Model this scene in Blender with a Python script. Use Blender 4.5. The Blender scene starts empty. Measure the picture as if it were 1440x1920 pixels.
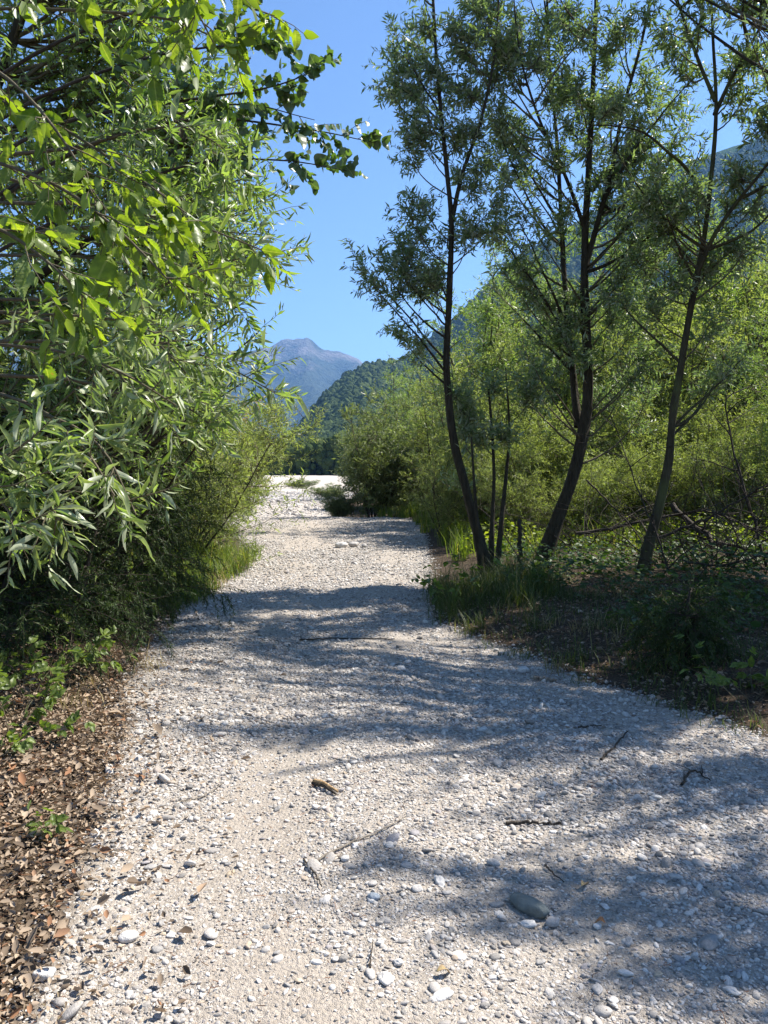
import bpy, math
import numpy as np
from mathutils import Matrix, Vector, noise as mnoise

# ------------------------------------------------------------------ camera, sky, sun, exposure
SC = bpy.context.scene
COL = SC.collection
F = 1442.0                       # focal length in pixels of a 1440 x 1920 frame
CAMZ = 1.6
PITCH = math.atan(80.0 / F)
cam_data = bpy.data.cameras.new('camera')
cam_data.sensor_fit = 'VERTICAL'
cam_data.sensor_height = 36.0
cam_data.lens = 36.0 * F / 1920.0
cam_data.clip_start = 0.05
cam_data.clip_end = 40000
cam = bpy.data.objects.new('camera', cam_data)
COL.objects.link(cam)
cam.location = (0, 0, CAMZ)
cam.rotation_euler = (math.pi / 2 - PITCH, 0, 0)
SC.camera = cam

SUN_AZ, SUN_EL = math.radians(65), math.radians(54)
SUNV = Vector((math.sin(SUN_AZ) * math.cos(SUN_EL), math.cos(SUN_AZ) * math.cos(SUN_EL), math.sin(SUN_EL)))
world = bpy.data.worlds.new('World')
SC.world = world
world.use_nodes = True
wn = world.node_tree.nodes
sky = wn.new('ShaderNodeTexSky')
sky.sky_type = 'NISHITA'
sky.sun_disc = False
sky.sun_elevation = SUN_EL
sky.sun_rotation = SUN_AZ
sky.altitude = 400
sky.air_density = 1.0
sky.dust_density = 0.0
sky.ozone_density = 6.0
wn['Background'].inputs['Strength'].default_value = 0.080
world.node_tree.links.new(sky.outputs[0], wn['Background'].inputs['Color'])
sun_data = bpy.data.lights.new('sun', 'SUN')
sun_data.energy = 5.0
sun_data.angle = math.radians(0.55)
sun_data.color = (1.0, 0.945, 0.85)
sun = bpy.data.objects.new('sun', sun_data)
COL.objects.link(sun)
sun.rotation_euler = SUNV.to_track_quat('Z', 'Y').to_euler()

SC.view_settings.view_transform = 'Standard'
SC.view_settings.look = 'None'
SC.view_settings.exposure = 1.32
SC.view_settings.gamma = 1.0
SC.view_settings.use_curve_mapping = False
SC.cycles.max_bounces = 7
SC.cycles.diffuse_bounces = 4
SC.cycles.glossy_bounces = 2
SC.cycles.transmission_bounces = 4
SC.cycles.volume_bounces = 0
SC.cycles.caustics_reflective = False
SC.cycles.caustics_refractive = False
SC.cycles.use_denoising = True
SC.cycles.sample_clamp_indirect = 6.0

RNG = np.random.default_rng(20240611)

# ------------------------------------------------------------------ helpers
def P(px, py, Y):
    """world point at depth Y seen at a pixel of the 1440 x 1920 frame"""
    u, v = (px - 720) / F, (960 - py) / F
    dy = math.cos(PITCH) + v * math.sin(PITCH)
    dz = -math.sin(PITCH) + v * math.cos(PITCH)
    return np.array([u * Y / dy, Y, CAMZ + dz * Y / dy])

def nrm(v):
    return v / np.maximum(np.linalg.norm(v, axis=-1, keepdims=True), 1e-9)

_perm = np.random.default_rng(7).random((256, 256))
def vnoise(x, y):
    xi, yi = np.floor(x).astype(int), np.floor(y).astype(int)
    fx, fy = x - xi, y - yi
    fx, fy = fx * fx * (3 - 2 * fx), fy * fy * (3 - 2 * fy)
    g = lambda a, b: _perm[a & 255, b & 255]
    return (g(xi, yi) * (1 - fx) + g(xi + 1, yi) * fx) * (1 - fy) + (g(xi, yi + 1) * (1 - fx) + g(xi + 1, yi + 1) * fx) * fy
def fbm(x, y, o=4):
    s, a, t = 0.0, 1.0, 0.0
    for k in range(o):
        s = s + a * vnoise(x * 2 ** k + 17 * k, y * 2 ** k + 31 * k)
        t += a
        a *= 0.5
    return s / t

def sstep(a, b, x):
    t = np.clip((x - a) / (b - a), 0, 1)
    return t * t * (3 - 2 * t)

_LY = [-50, 0.5, 2.2, 3.2, 4.05, 5.5, 7.2, 8.2, 13.6, 17, 21, 26, 40, 60, 120, 400]
_LX = [-1.1, -0.95, -1.02, -1.26, -1.40, -1.85, -2.1, -2.25, -2.35, -3.2, -4.6, -9, -22, -50, -120, -200]
_RY = [-50, 1.0, 2.2, 4.5, 5.77, 7.2, 8.2, 9.5, 13.6, 19, 24, 25.5, 28, 40, 60, 120, 400]
_RX = [3.6, 3.6, 3.3, 2.25, 1.52, 0.9, 0.55, 0.62, 0.85, 1.05, 1.0, 0.3, -1.6, -2.6, -3.2, -3, 20]
def edgeL(y): return np.interp(y, _LY, _LX)
def edgeR(y): return np.interp(y, _RY, _RX)
def gravelness(x, y):
    """> 0 on the gravel (signed distance to the path's edge, roughened)"""
    d = np.minimum(x - edgeL(y), edgeR(y) - x)
    w = np.clip(y / 12, 0.5, 4)
    return d + 0.28 * w * (fbm(x * 1.3 / w + 5, y * 1.3 / w + 3) - 0.5) + 0.06 * (vnoise(x * 14, y * 14) - 0.5)
def worn(x, y):
    """trodden, sandier strip along the path"""
    xc = np.interp(y, [0, 2.2, 3.7, 6, 9, 13, 20], [0.1, -0.25, -0.72, -1.0, -1.25, -1.6, -1.9])
    a = np.exp(-((x - xc) / (0.16 + 0.035 * y)) ** 2)
    xr = np.interp(y, [0, 2.2, 4, 8, 13], [1.0, 0.9, 0.55, -0.1, 0.2])
    return np.clip((a + 0.5 * np.exp(-((x - xr) / 0.22) ** 2)) * (0.35 + 1.1 * fbm(x * 1.7 + 8, y * 0.9 + 1, 4)), 0, 1)
def gh(x, y):
    """ground height"""
    x, y = np.asarray(x, float), np.asarray(y, float)
    dl, dr = edgeL(y) - x, x - edgeR(y)
    near = 1 - sstep(24, 34, y)
    h = near * (0.10 * sstep(-0.2, 1.2, dl) + 0.16 * sstep(-0.25, 1.3, dr) + 0.10 * sstep(1.3, 5, dr))
    h = h + 0.05 * (fbm(x * 0.5, y * 0.5, 3) - 0.5) + 0.025 * (fbm(x * 2.2 + 9, y * 2.2, 3) - 0.5)
    h = h - 0.03 * np.exp(-((x + 0.7) / 0.35) ** 2) * near - 0.03 * np.exp(-((x - 0.55) / 0.35) ** 2) * near
    h = h - 0.75 * sstep(25.5, 31, y) + 0.55 * np.exp(-((y - 47 - 0.5 * x) / 8.0) ** 2) * sstep(30, 38, y) - 0.4 * sstep(60, 75, y)
    h = h + sstep(40, 160, y) * 0.9 * (fbm(x * 0.05, y * 0.05, 3) - 0.5) + sstep(28, 40, y) * 0.25 * (fbm(x * 0.25, y * 0.25, 3) - 0.5)
    return h
def G(px, Y):
    """ground point at depth Y under pixel column px"""
    x = (px - 720) / F * Y
    return np.array([x, Y, float(gh(x, Y))])

def np_mesh(name, V, faces, mats=(), tint=None, smooth=True, fmat=None):
    me = bpy.data.meshes.new(name)
    V = np.asarray(V, np.float32).reshape(-1, 3)
    me.vertices.add(len(V))
    me.vertices.foreach_set('co', V.ravel())
    loops, starts, tot = [], [], 0
    for fa in faces:
        fa = np.asarray(fa, np.int32)
        if len(fa) == 0:
            continue
        loops.append(fa.ravel())
        starts.append(tot + np.arange(len(fa)) * fa.shape[1])
        tot += fa.size
    me.loops.add(tot)
    me.loops.foreach_set('vertex_index', np.concatenate(loops))
    st = np.concatenate(starts).astype(np.int32)
    me.polygons.add(len(st))
    me.polygons.foreach_set('loop_start', st)
    for m in mats:
        me.materials.append(m)
    if fmat is not None:
        me.polygons.foreach_set('material_index', np.asarray(fmat, np.int32))
    if smooth:
        me.polygons.foreach_set('use_smooth', np.ones(len(st), bool))
    if tint is not None:
        at = me.attributes.new('tint', 'FLOAT', 'POINT')
        at.data.foreach_set('value', np.asarray(tint, np.float32))
    me.update(calc_edges=True)
    return me

class MB:
    def __init__(s):
        s.V, s.T, s.F, s.n = [], [], {}, 0
    def add(s, V, faces, tint=None):
        V = np.asarray(V, float).reshape(-1, 3)
        for fa in faces:
            fa = np.asarray(fa)
            s.F.setdefault(fa.shape[1], []).append(fa + s.n)
        s.V.append(V)
        s.T.append(np.full(len(V), 0.5) if tint is None else np.asarray(tint, float).ravel())
        s.n += len(V)
        return s
    def mesh(s, name, mat, origin=(0, 0, 0), smooth=True):
        V = np.concatenate(s.V) - np.asarray(origin)
        return np_mesh(name, V, [np.concatenate(f) for f in s.F.values()], [mat], np.concatenate(s.T), smooth)

def link(name, data, parent=None, loc=None):
    o = bpy.data.objects.new(name, data)
    COL.objects.link(o)
    if parent is not None:
        o.parent = parent
    if loc is not None:
        o.location = loc
    return o
def tag(o, label=None, cat=None, group=None, kind=None):
    for k, v in (('label', label), ('category', cat), ('group', group), ('kind', kind)):
        if v:
            o[k] = v
    return o
def thing(name, loc, label, cat, group=None):
    o = link(name, None, None, [float(c) for c in loc])
    o.empty_display_size = 0.2
    return tag(o, label, cat, group)
def copy_tree(o, parent=None):
    c = o.copy()
    COL.objects.link(c)
    c.parent = parent
    for ch in list(o.children):
        copy_tree(ch, c)
    return c

# --- growth
def grow(rng, S, D, L, n, wander=0.15, up=0.0):
    S, D = np.asarray(S, float), nrm(np.asarray(D, float))
    L = np.broadcast_to(np.asarray(L, float), (len(S),))
    pts, d, p = [S], D, S
    for k in range(n):
        d = d + wander * rng.normal(size=d.shape)
        d[:, 2] += up
        d = nrm(d)
        p = p + d * (L / n)[:, None]
        pts.append(p)
    return np.stack(pts, 1)
def bez(S, C, E, n):
    t = np.linspace(0, 1, n + 1)[None, :, None]
    return (1 - t) ** 2 * S[:, None] + 2 * t * (1 - t) * C[:, None] + t ** 2 * E[:, None]
def smooth_line(pts, n):
    p = np.asarray(pts, float)
    q = np.vstack([2 * p[0] - p[1], p, 2 * p[-1] - p[-2]])
    out = []
    for t in np.linspace(0, len(p) - 1, n):
        i = min(int(t), len(p) - 2)
        f = t - i
        a, b, c, d = q[i], q[i + 1], q[i + 2], q[i + 3]
        out.append(0.5 * (2 * b + (c - a) * f + (2 * a - 5 * b + 4 * c - d) * f * f + (3 * b - a - 3 * c + d) * f ** 3))
    return np.array(out)
def tangents(Pt):
    return nrm(np.gradient(Pt, axis=1))
def tubes(mb, Pt, r0, r1, sides=5, tint=None, knob=0.0, rng=None, power=1.0):
    N, m, _ = Pt.shape
    T = tangents(Pt)
    ref = nrm(np.cross(Pt[:, -1] - Pt[:, 0], np.array([0.31, 0.83, 0.17])))[:, None, :]
    U = nrm(np.cross(T, ref))
    W = np.cross(T, U)
    r0 = np.broadcast_to(np.asarray(r0, float), (N,))[:, None]
    r1 = np.broadcast_to(np.asarray(r1, float), (N,))[:, None]
    s = np.linspace(0, 1, m)[None, :] ** power
    R = r0 * (1 - s) + r1 * s
    a = np.arange(sides) * 2 * math.pi / sides
    rr = R[:, :, None] * np.ones(sides)
    if knob and rng is not None:
        rr = rr * (1 + knob * rng.normal(size=rr.shape))
    V = Pt[:, :, None, :] + rr[..., None] * (np.cos(a)[:, None] * U[:, :, None, :] + np.sin(a)[:, None] * W[:, :, None, :])
    idx = np.arange(N * m * sides).reshape(N, m, sides)
    nx = np.roll(idx, -1, 2)
    fa = np.stack([idx[:, :-1], nx[:, :-1], nx[:, 1:], idx[:, 1:]], -1).reshape(-1, 4)
    tt = None
    if tint is not None:
        tt = np.repeat(np.broadcast_to(tint, (N,)), m * sides)
    mb.add(V, [fa], tt)
    mb.add(V[:, -1].reshape(-1, 3), [np.arange(N * sides).reshape(N, sides)])
def trunk_tube(mb, ln, r0, r1, flare, seed):
    """tapered stem with furrowed bark, knots and a root flare"""
    m, sides = len(ln), 20
    T = tangents(ln[None])[0]
    ref = nrm(np.cross(ln[-1] - ln[0], np.array([0.31, 0.83, 0.17])))
    U = nrm(np.cross(T, ref)); W = np.cross(T, U)
    s = np.linspace(0, 1, m)
    R = r0 + (r1 - r0) * s ** 0.55
    d = np.concatenate([[0], np.cumsum(np.linalg.norm(np.diff(ln, axis=0), axis=1))])
    a = np.arange(sides) * 2 * math.pi / sides
    ca, sa = np.cos(a)[None], np.sin(a)[None]
    fur = vnoise(ca * 4.1 + sa * 1.7 + 40 + seed, sa * 4.3 + d[:, None] * 2.2) - 0.5
    knot = fbm(ca * 0.8 + d[:, None] * 1.1 + seed * 3.3, sa * 0.8 + 9, 3) - 0.5
    rr = R[:, None] * (1 + 0.34 * fur + 0.30 * knot)
    if flare:
        rr = rr * (1 + (0.55 + 0.45 * np.cos(5 * a + seed))[None] * np.exp(-d / 0.16)[:, None])
    V = ln[:, None] + rr[..., None] * (ca[..., None] * U[:, None] + sa[..., None] * W[:, None])
    idx = np.arange(m * sides).reshape(m, sides); nx = np.roll(idx, -1, 1)
    mb.add(V, [np.stack([idx[:-1], nx[:-1], nx[1:], idx[1:]], -1).reshape(-1, 4)])
    mb.add(V[-1], [np.arange(sides)[None]])
def along(rng, Pt, per, t0=0.2, t1=1.0):
    """per points along each polyline -> position, tangent"""
    N, m, _ = Pt.shape
    t = t0 + (t1 - t0) * ((np.arange(per)[None, :] + rng.random((N, per))) / per)
    x = np.clip(t * (m - 1), 0, m - 1.0001)
    i = x.astype(int)
    f = (x - i)[..., None]
    r = np.arange(N)[:, None]
    p = Pt[r, i] * (1 - f) + Pt[r, i + 1] * f
    T = nrm(Pt[r, i + 1] - Pt[r, i])
    return p.reshape(-1, 3), T.reshape(-1, 3), t.ravel()

# --- leaf outlines: x along, y across, z up; unit length, unit width
def tpl(rows, tip=-0.1):
    """rows of (x, halfwidth, zedge, zmid) -> folded strip with tip"""
    V, Fq, Ft = [(0, 0, 0)], [], []
    for (x, w, ze, zm) in rows:
        V += [(x, w, ze), (x, 0, zm), (x, -w, ze)]
    V.append((1, 0, tip))
    t = len(V) - 1
    Ft += [(0, 2, 1), (0, 3, 2)]
    for k in range(len(rows) - 1):
        a, b = 1 + 3 * k, 4 + 3 * k
        Fq += [(a, a + 1, b + 1, b), (a + 1, a + 2, b + 2, b + 1)]
    a = 1 + 3 * (len(rows) - 1)
    Ft += [(a, a + 1, t), (a + 1, a + 2, t)]
    return np.array(V, float), (np.array(Ft), np.array(Fq).reshape(-1, 4))
T_DIAMOND = (np.array([(0, 0, 0), (0.42, -0.5, 0.07), (1, 0, -0.1), (0.42, 0.5, 0.07)], float), (np.array([(0, 1, 2), (0, 2, 3)]), np.zeros((0, 4), int)))
T_LANCE = tpl([(0.3, 0.5, 0.05, 0.0), (0.65, 0.40, 0.0, -0.05)], -0.14)
T_ROUND = tpl([(0.22, 0.46, 0.05, 0.0), (0.6, 0.44, 0.02, -0.04)], -0.08)
T_BLADE = (np.array([(0, 0.5, 0), (0, -0.5, 0), (0.5, 0.4, 0), (0.5, -0.4, 0), (1, 0, 0)], float), (np.array([(2, 3, 4)]), np.array([(0, 1, 3, 2)])))
def leaves(mb, rng, pos, ax, nv, L, W, T, tint=None):
    N = len(pos)
    a = nrm(ax)
    b = nrm(np.cross(nv, a))
    n = np.cross(a, b)
    L = np.broadcast_to(np.asarray(L, float), (N,))[:, None, None]
    W = np.broadcast_to(np.asarray(W, float), (N,))[:, None, None]
    tv, (ft, fq) = T
    V = pos[:, None] + tv[None, :, :1] * L * a[:, None] + tv[None, :, 1:2] * W * b[:, None] + tv[None, :, 2:] * L * n[:, None]
    off = (np.arange(N) * len(tv))[:, None, None]
    faces = [(ft[None] + off).reshape(-1, 3)]
    if len(fq):
        faces.append((fq[None] + off).reshape(-1, 4))
    if tint is None:
        tint = rng.random(N)
    mb.add(V, faces, np.repeat(tint, len(tv)))
def leaf_frames(rng, pos, tan, spread=0.9, droop=0.15, upn=0.8):
    r = nrm(rng.normal(size=pos.shape))
    side = nrm(r - (r * tan).sum(1, keepdims=True) * tan)
    ax = nrm(tan * 0.65 + side * spread + np.array([0, 0, -droop]))
    nv = nrm(np.array([0, 0, upn]) + 0.75 * rng.normal(size=pos.shape))
    return ax, nv

# ------------------------------------------------------------------ materials
def new_mat(name):
    m = bpy.data.materials.new(name)
    m.use_nodes = True
    nt = m.node_tree
    nt.nodes.clear()
    out = nt.nodes.new('ShaderNodeOutputMaterial')
    return m, nt, out
class N:
    def __init__(s, nt): s.nt = nt
    def __call__(s, typ, props=None, **inp):
        n = s.nt.nodes.new(typ)
        for k, v in (props or {}).items():
            setattr(n, k, v)
        for k, v in inp.items():
            k = k.replace('_', ' ')
            sock = n.inputs[int(k[1:])] if k[0] == 'i' and k[1:].isdigit() else n.inputs[k]
            if isinstance(v, bpy.types.NodeSocket):
                s.nt.links.new(v, sock)
            else:
                sock.default_value = v
        return n
def c4(c): return (c[0], c[1], c[2], 1.0)
def mixc(b, fac, c1, c2, mode='MIX'):
    n = b.nt.nodes.new('ShaderNodeMix')
    n.data_type = 'RGBA'
    n.blend_type = mode
    for sock, v in ((n.inputs[0], fac), (n.inputs[6], c1), (n.inputs[7], c2)):
        if isinstance(v, bpy.types.NodeSocket):
            b.nt.links.new(v, sock)
        else:
            sock.default_value = v if isinstance(v, float) else c4(v)
    return n.outputs[2]
def ramp(b, fac, stops):
    n = b.nt.nodes.new('ShaderNodeValToRGB')
    e = n.color_ramp.elements
    while len(e) < len(stops):
        e.new(0.5)
    for el, (p, c) in zip(e, stops):
        el.position = p
        el.color = c4(c)
    b.nt.links.new(fac, n.inputs[0])
    return n.outputs[0]

def leaf_mat(name, c1, c2, under=None, trans=0.4, tcol=(1.0, 1.0, 1.0), rough=0.45, spec=0.4, obj=False, c3=None, blemish=True):
    m, nt, out = new_mat(name)
    b = N(nt)
    if obj:
        t = b('ShaderNodeObjectInfo').outputs['Random']
    else:
        t = b('ShaderNodeAttribute', {'attribute_name': 'tint'}).outputs['Fac']
    stops = [(0.0, c1), (0.9 if c3 else 1.0, c2)] + ([(0.97, c3)] if c3 else [])
    base = ramp(b, t, stops)
    if obj and blemish:
        oc = b('ShaderNodeTexCoord').outputs['Object']
        bn = b('ShaderNodeTexNoise', {'noise_dimensions': '4D'}, Vector=oc, W=b('ShaderNodeMath', {'operation': 'MULTIPLY'}, i0=t, i1=90.0).outputs[0], Scale=5.0, Detail=3.0)
        base = mixc(b, ramp(b, bn.outputs[0], [(0.30, (0.75, 0.75, 0.75)), (0.6, (0, 0, 0))]), base, tuple(0.62 * q for q in c1))
        base = mixc(b, ramp(b, bn.outputs[0], [(0.66, (0, 0, 0)), (0.70, (0.8, 0.8, 0.8))]), base, (0.17, 0.11, 0.04))
        ay = b('ShaderNodeMath', {'operation': 'ABSOLUTE'}, i0=b('ShaderNodeSeparateXYZ', None, Vector=oc).outputs[1]).outputs[0]
        base = mixc(b, ramp(b, ay, [(0.008, (0.55, 0.55, 0.55)), (0.022, (0, 0, 0))]), base, (0.30, 0.33, 0.12))
    top = base
    if under:
        geo = b('ShaderNodeNewGeometry')
        top = mixc(b, geo.outputs['Backfacing'], base, under)
    pr = b('ShaderNodeBsdfPrincipled', None, Base_Color=top, Roughness=rough)
    pr.inputs['Specular IOR Level'].default_value = spec
    tc = mixc(b, 1.0, base, tcol, 'MULTIPLY')
    tr = b('ShaderNodeBsdfTranslucent', None, Color=tc)
    mx = b('ShaderNodeMixShader', None, i0=trans, i1=pr.outputs[0], i2=tr.outputs[0])
    nt.links.new(mx.outputs[0], out.inputs[0])
    return m
def bark_mat(name, c1, c2, scale=9.0, bump=0.5, moss=None):
    m, nt, out = new_mat(name)
    b = N(nt)
    tc = b('ShaderNodeTexCoord').outputs['Object']
    mp = b('ShaderNodeMapping', None, Vector=tc, Scale=(1, 1, 0.22)).outputs[0]
    n1 = b('ShaderNodeTexNoise', None, Vector=mp, Scale=scale * 3, Detail=5.0, Roughness=0.65)
    n2 = b('ShaderNodeTexNoise', None, Vector=tc, Scale=2.3, Detail=3.0)
    col = ramp(b, n1.outputs[0], [(0.3, c1), (0.7, c2)])
    if moss:
        f = ramp(b, n2.outputs[0], [(0.48, (0, 0, 0)), (0.62, (1, 1, 1))])
        col = mixc(b, f, col, moss)
    bp = b('ShaderNodeBump', None, Height=n1.outputs[0], Strength=bump, Distance=0.05)
    pr = b('ShaderNodeBsdfPrincipled', None, Base_Color=col, Roughness=0.85, Normal=bp.outputs[0])
    pr.inputs['Specular IOR Level'].default_value = 0.2
    nt.links.new(pr.outputs[0], out.inputs[0])
    return m

M = {}
M['willow'] = leaf_mat('leaf_willow', (0.095, 0.15, 0.034), (0.235, 0.295, 0.08), (0.34, 0.38, 0.23), 0.44, (1.65, 1.9, 0.8), 0.42, 0.45)
M['willow_near'] = leaf_mat('leaf_willow_near', (0.11, 0.155, 0.05), (0.24, 0.28, 0.10), (0.40, 0.43, 0.30), 0.36, (1.7, 1.9, 0.9), 0.38, 0.5, obj=True)
M['slim'] = leaf_mat('leaf_slim', (0.08, 0.125, 0.05), (0.20, 0.255, 0.10), (0.38, 0.42, 0.31), 0.42, (1.6, 1.8, 0.9), 0.45, 0.45)
M['olive'] = leaf_mat('leaf_olive', (0.115, 0.16, 0.045), (0.27, 0.30, 0.095), (0.33, 0.36, 0.20), 0.48, (1.6, 1.7, 0.8), 0.45, 0.4)
M['bush'] = leaf_mat('leaf_bush', (0.075, 0.11, 0.04), (0.185, 0.215, 0.085), (0.22, 0.25, 0.14), 0.42, (1.6, 1.7, 0.8), 0.45, 0.4)
M['poplar'] = leaf_mat('leaf_poplar', (0.045, 0.085, 0.022), (0.095, 0.15, 0.035), (0.14, 0.19, 0.10), 0.40, (1.8, 2.0, 0.7), 0.35, 0.5)
M['poplar_obj'] = leaf_mat('leaf_poplar_single', (0.045, 0.08, 0.03), (0.09, 0.14, 0.04), (0.12, 0.17, 0.09), 0.35, (1.7, 1.9, 0.7), 0.35, 0.5, obj=True)
M['horn'] = leaf_mat('leaf_hornbeam', (0.08, 0.14, 0.02), (0.20, 0.275, 0.035), (0.20, 0.26, 0.09), 0.5, (2.0, 2.0, 0.5), 0.42, 0.4, obj=True)
M['horn_mass'] = leaf_mat('leaf_hornbeam_mass', (0.08, 0.135, 0.02), (0.19, 0.26, 0.035), (0.19, 0.25, 0.08), 0.5, (2.0, 2.0, 0.5), 0.42, 0.4)
M['juniper'] = leaf_mat('leaf_juniper', (0.022, 0.042, 0.014), (0.055, 0.085, 0.022), None, 0.25, (1.4, 1.6, 0.6), 0.55, 0.25)
M['bramble'] = leaf_mat('leaf_bramble', (0.07, 0.115, 0.022), (0.17, 0.23, 0.045), (0.16, 0.21, 0.08), 0.42, (1.8, 1.9, 0.6), 0.45, 0.35, obj=True)
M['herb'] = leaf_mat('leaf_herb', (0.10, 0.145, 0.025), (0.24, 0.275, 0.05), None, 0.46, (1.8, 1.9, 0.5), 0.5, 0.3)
M['herb_dark'] = leaf_mat('leaf_herb_dark', (0.03, 0.065, 0.02), (0.07, 0.11, 0.03), None, 0.35, (1.6, 1.7, 0.6), 0.5, 0.3)  # low growth again, with the trees' shade darkened into the leaf colour
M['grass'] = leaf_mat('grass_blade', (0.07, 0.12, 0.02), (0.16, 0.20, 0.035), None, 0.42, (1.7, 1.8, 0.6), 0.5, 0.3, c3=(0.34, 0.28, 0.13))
M['grass_shade_tone'] = leaf_mat('grass_blade_shade_tone', (0.045, 0.07, 0.018), (0.10, 0.125, 0.035), None, 0.35, (1.5, 1.6, 0.6), 0.5, 0.3, c3=(0.26, 0.22, 0.11))  # same grass, the shade under the trees put into its colour
M['straw'] = leaf_mat('grass_straw', (0.20, 0.17, 0.075), (0.38, 0.31, 0.16), None, 0.3, (1.2, 1.1, 0.8), 0.6, 0.2)
M['larch'] = leaf_mat('leaf_yellow', (0.24, 0.20, 0.04), (0.38, 0.27, 0.06), None, 0.4, (1.4, 1.3, 0.6), 0.5, 0.3)
M['dead'] = leaf_mat('leaf_dead', (0.11, 0.08, 0.056), (0.40, 0.31, 0.225), (0.33, 0.255, 0.19), 0.12, (1.2, 1.0, 0.7), 0.75, 0.2, c3=(0.27, 0.14, 0.075))
M['dead_obj'] = leaf_mat('leaf_dead_single', (0.14, 0.10, 0.07), (0.40, 0.31, 0.23), (0.34, 0.265, 0.20), 0.12, (1.2, 1.0, 0.7), 0.75, 0.2, obj=True, c3=(0.27, 0.14, 0.075))
M['bark'] = bark_mat('bark_grey', (0.022, 0.018, 0.012), (0.078, 0.064, 0.042), 9, 1.0)
M['bark_moss'] = bark_mat('bark_smooth', (0.03, 0.025, 0.015), (0.082, 0.07, 0.04), 6, 0.35, (0.085, 0.09, 0.035))
M['bark_dark'] = bark_mat('bark_dark', (0.028, 0.022, 0.017), (0.08, 0.065, 0.05), 9, 0.6)
M['twig'] = bark_mat('bark_twig', (0.07, 0.058, 0.036), (0.15, 0.125, 0.08), 14, 0.3)
M['deadwood'] = bark_mat('deadwood', (0.12, 0.10, 0.08), (0.30, 0.26, 0.21), 10, 0.5)
M['wood'] = bark_mat('split_wood', (0.24, 0.15, 0.07), (0.45, 0.31, 0.17), 10, 0.5)

def ground_mat(name, clean=0.0):
    m, nt, out = new_mat(name)
    b = N(nt)
    pos = b('ShaderNodeNewGeometry').outputs['Position']
    g = b('ShaderNodeAttribute', {'attribute_name': 'tint'}).outputs['Fac']
    # gravel: grains at two sizes, sandy between
    v1 = b('ShaderNodeTexVoronoi', None, Vector=pos, Scale=62.0)
    v2 = b('ShaderNodeTexVoronoi', None, Vector=pos, Scale=150.0)
    nz = b('ShaderNodeTexNoise', None, Vector=pos, Scale=1.1, Detail=6.0, Roughness=0.62)
    nf = b('ShaderNodeTexNoise', None, Vector=pos, Scale=240.0, Detail=2.0)
    s1 = b('ShaderNodeSeparateColor', None, Color=v1.outputs['Color']).outputs[0]
    s2 = b('ShaderNodeSeparateColor', None, Color=v2.outputs['Color']).outputs[1]
    grav = ramp(b, s1, [(0.0, (0.197, 0.174, 0.151)), (0.35, (0.348, 0.313, 0.273)), (0.75, (0.476, 0.429, 0.384)), (1.0, (0.604, 0.558, 0.511))])
    grit = ramp(b, s2, [(0.0, (0.209, 0.174, 0.139)), (0.5, (0.348, 0.302, 0.250)), (1.0, (0.500, 0.447, 0.384))])
    gcol = mixc(b, 0.5, grav, grit)
    sandy = ramp(b, nz.outputs[0], [(0.42, (0, 0, 0)), (0.66, (1, 1, 1))])
    gcol = mixc(b, mixc(b, 0.55, (0, 0, 0), sandy), gcol, (0.385, 0.335, 0.285))
    gcol = mixc(b, b('ShaderNodeMath', {'operation': 'MULTIPLY'}, i0=b('ShaderNodeAttribute', {'attribute_name': 'worn'}).outputs['Fac'], i1=0.6).outputs[0], gcol, (0.39, 0.335, 0.28))
    gcol = mixc(b, clean, gcol, (0.70, 0.67, 0.63))
    # soil with crumbs of litter
    ns = b('ShaderNodeTexNoise', None, Vector=pos, Scale=38.0, Detail=5.0, Roughness=0.7)
    soil = ramp(b, ns.outputs[0], [(0.28, (0.025, 0.018, 0.012)), (0.5, (0.065, 0.047, 0.032)), (0.72, (0.16, 0.115, 0.075))])
    n3 = b('ShaderNodeTexNoise', None, Vector=pos, Scale=9.0, Detail=6.0, Roughness=0.7)
    gg = b('ShaderNodeMath', {'operation': 'MULTIPLY_ADD'}, i0=n3.outputs[0], i1=0.5, i2=-0.25).outputs[0]
    gg = b('ShaderNodeMath', {'operation': 'ADD'}, i0=gg, i1=g).outputs[0]
    fac = ramp(b, gg, [(0.36, (0, 0, 0)), (0.62, (1, 1, 1))])
    col = mixc(b, fac, soil, gcol)
    h1 = b('ShaderNodeMath', {'operation': 'MULTIPLY_ADD'}, i0=v1.outputs['Distance'], i1=-0.9, i2=nf.outputs[0]).outputs[0]
    h2 = b('ShaderNodeMath', {'operation': 'MULTIPLY_ADD'}, i0=ns.outputs[0], i1=0.8, i2=h1).outputs[0]
    bp = b('ShaderNodeBump', None, Height=h2, Strength=0.8, Distance=0.012)
    pr = b('ShaderNodeBsdfPrincipled', None, Base_Color=col, Roughness=0.95, Normal=bp.outputs[0])
    pr.inputs['Specular IOR Level'].default_value = 0.15
    nt.links.new(pr.outputs[0], out.inputs[0])
    return m
M['ground'] = ground_mat('ground_gravel_soil')
M['riverbed'] = ground_mat('riverbed_gravel', 0.1)

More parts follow.
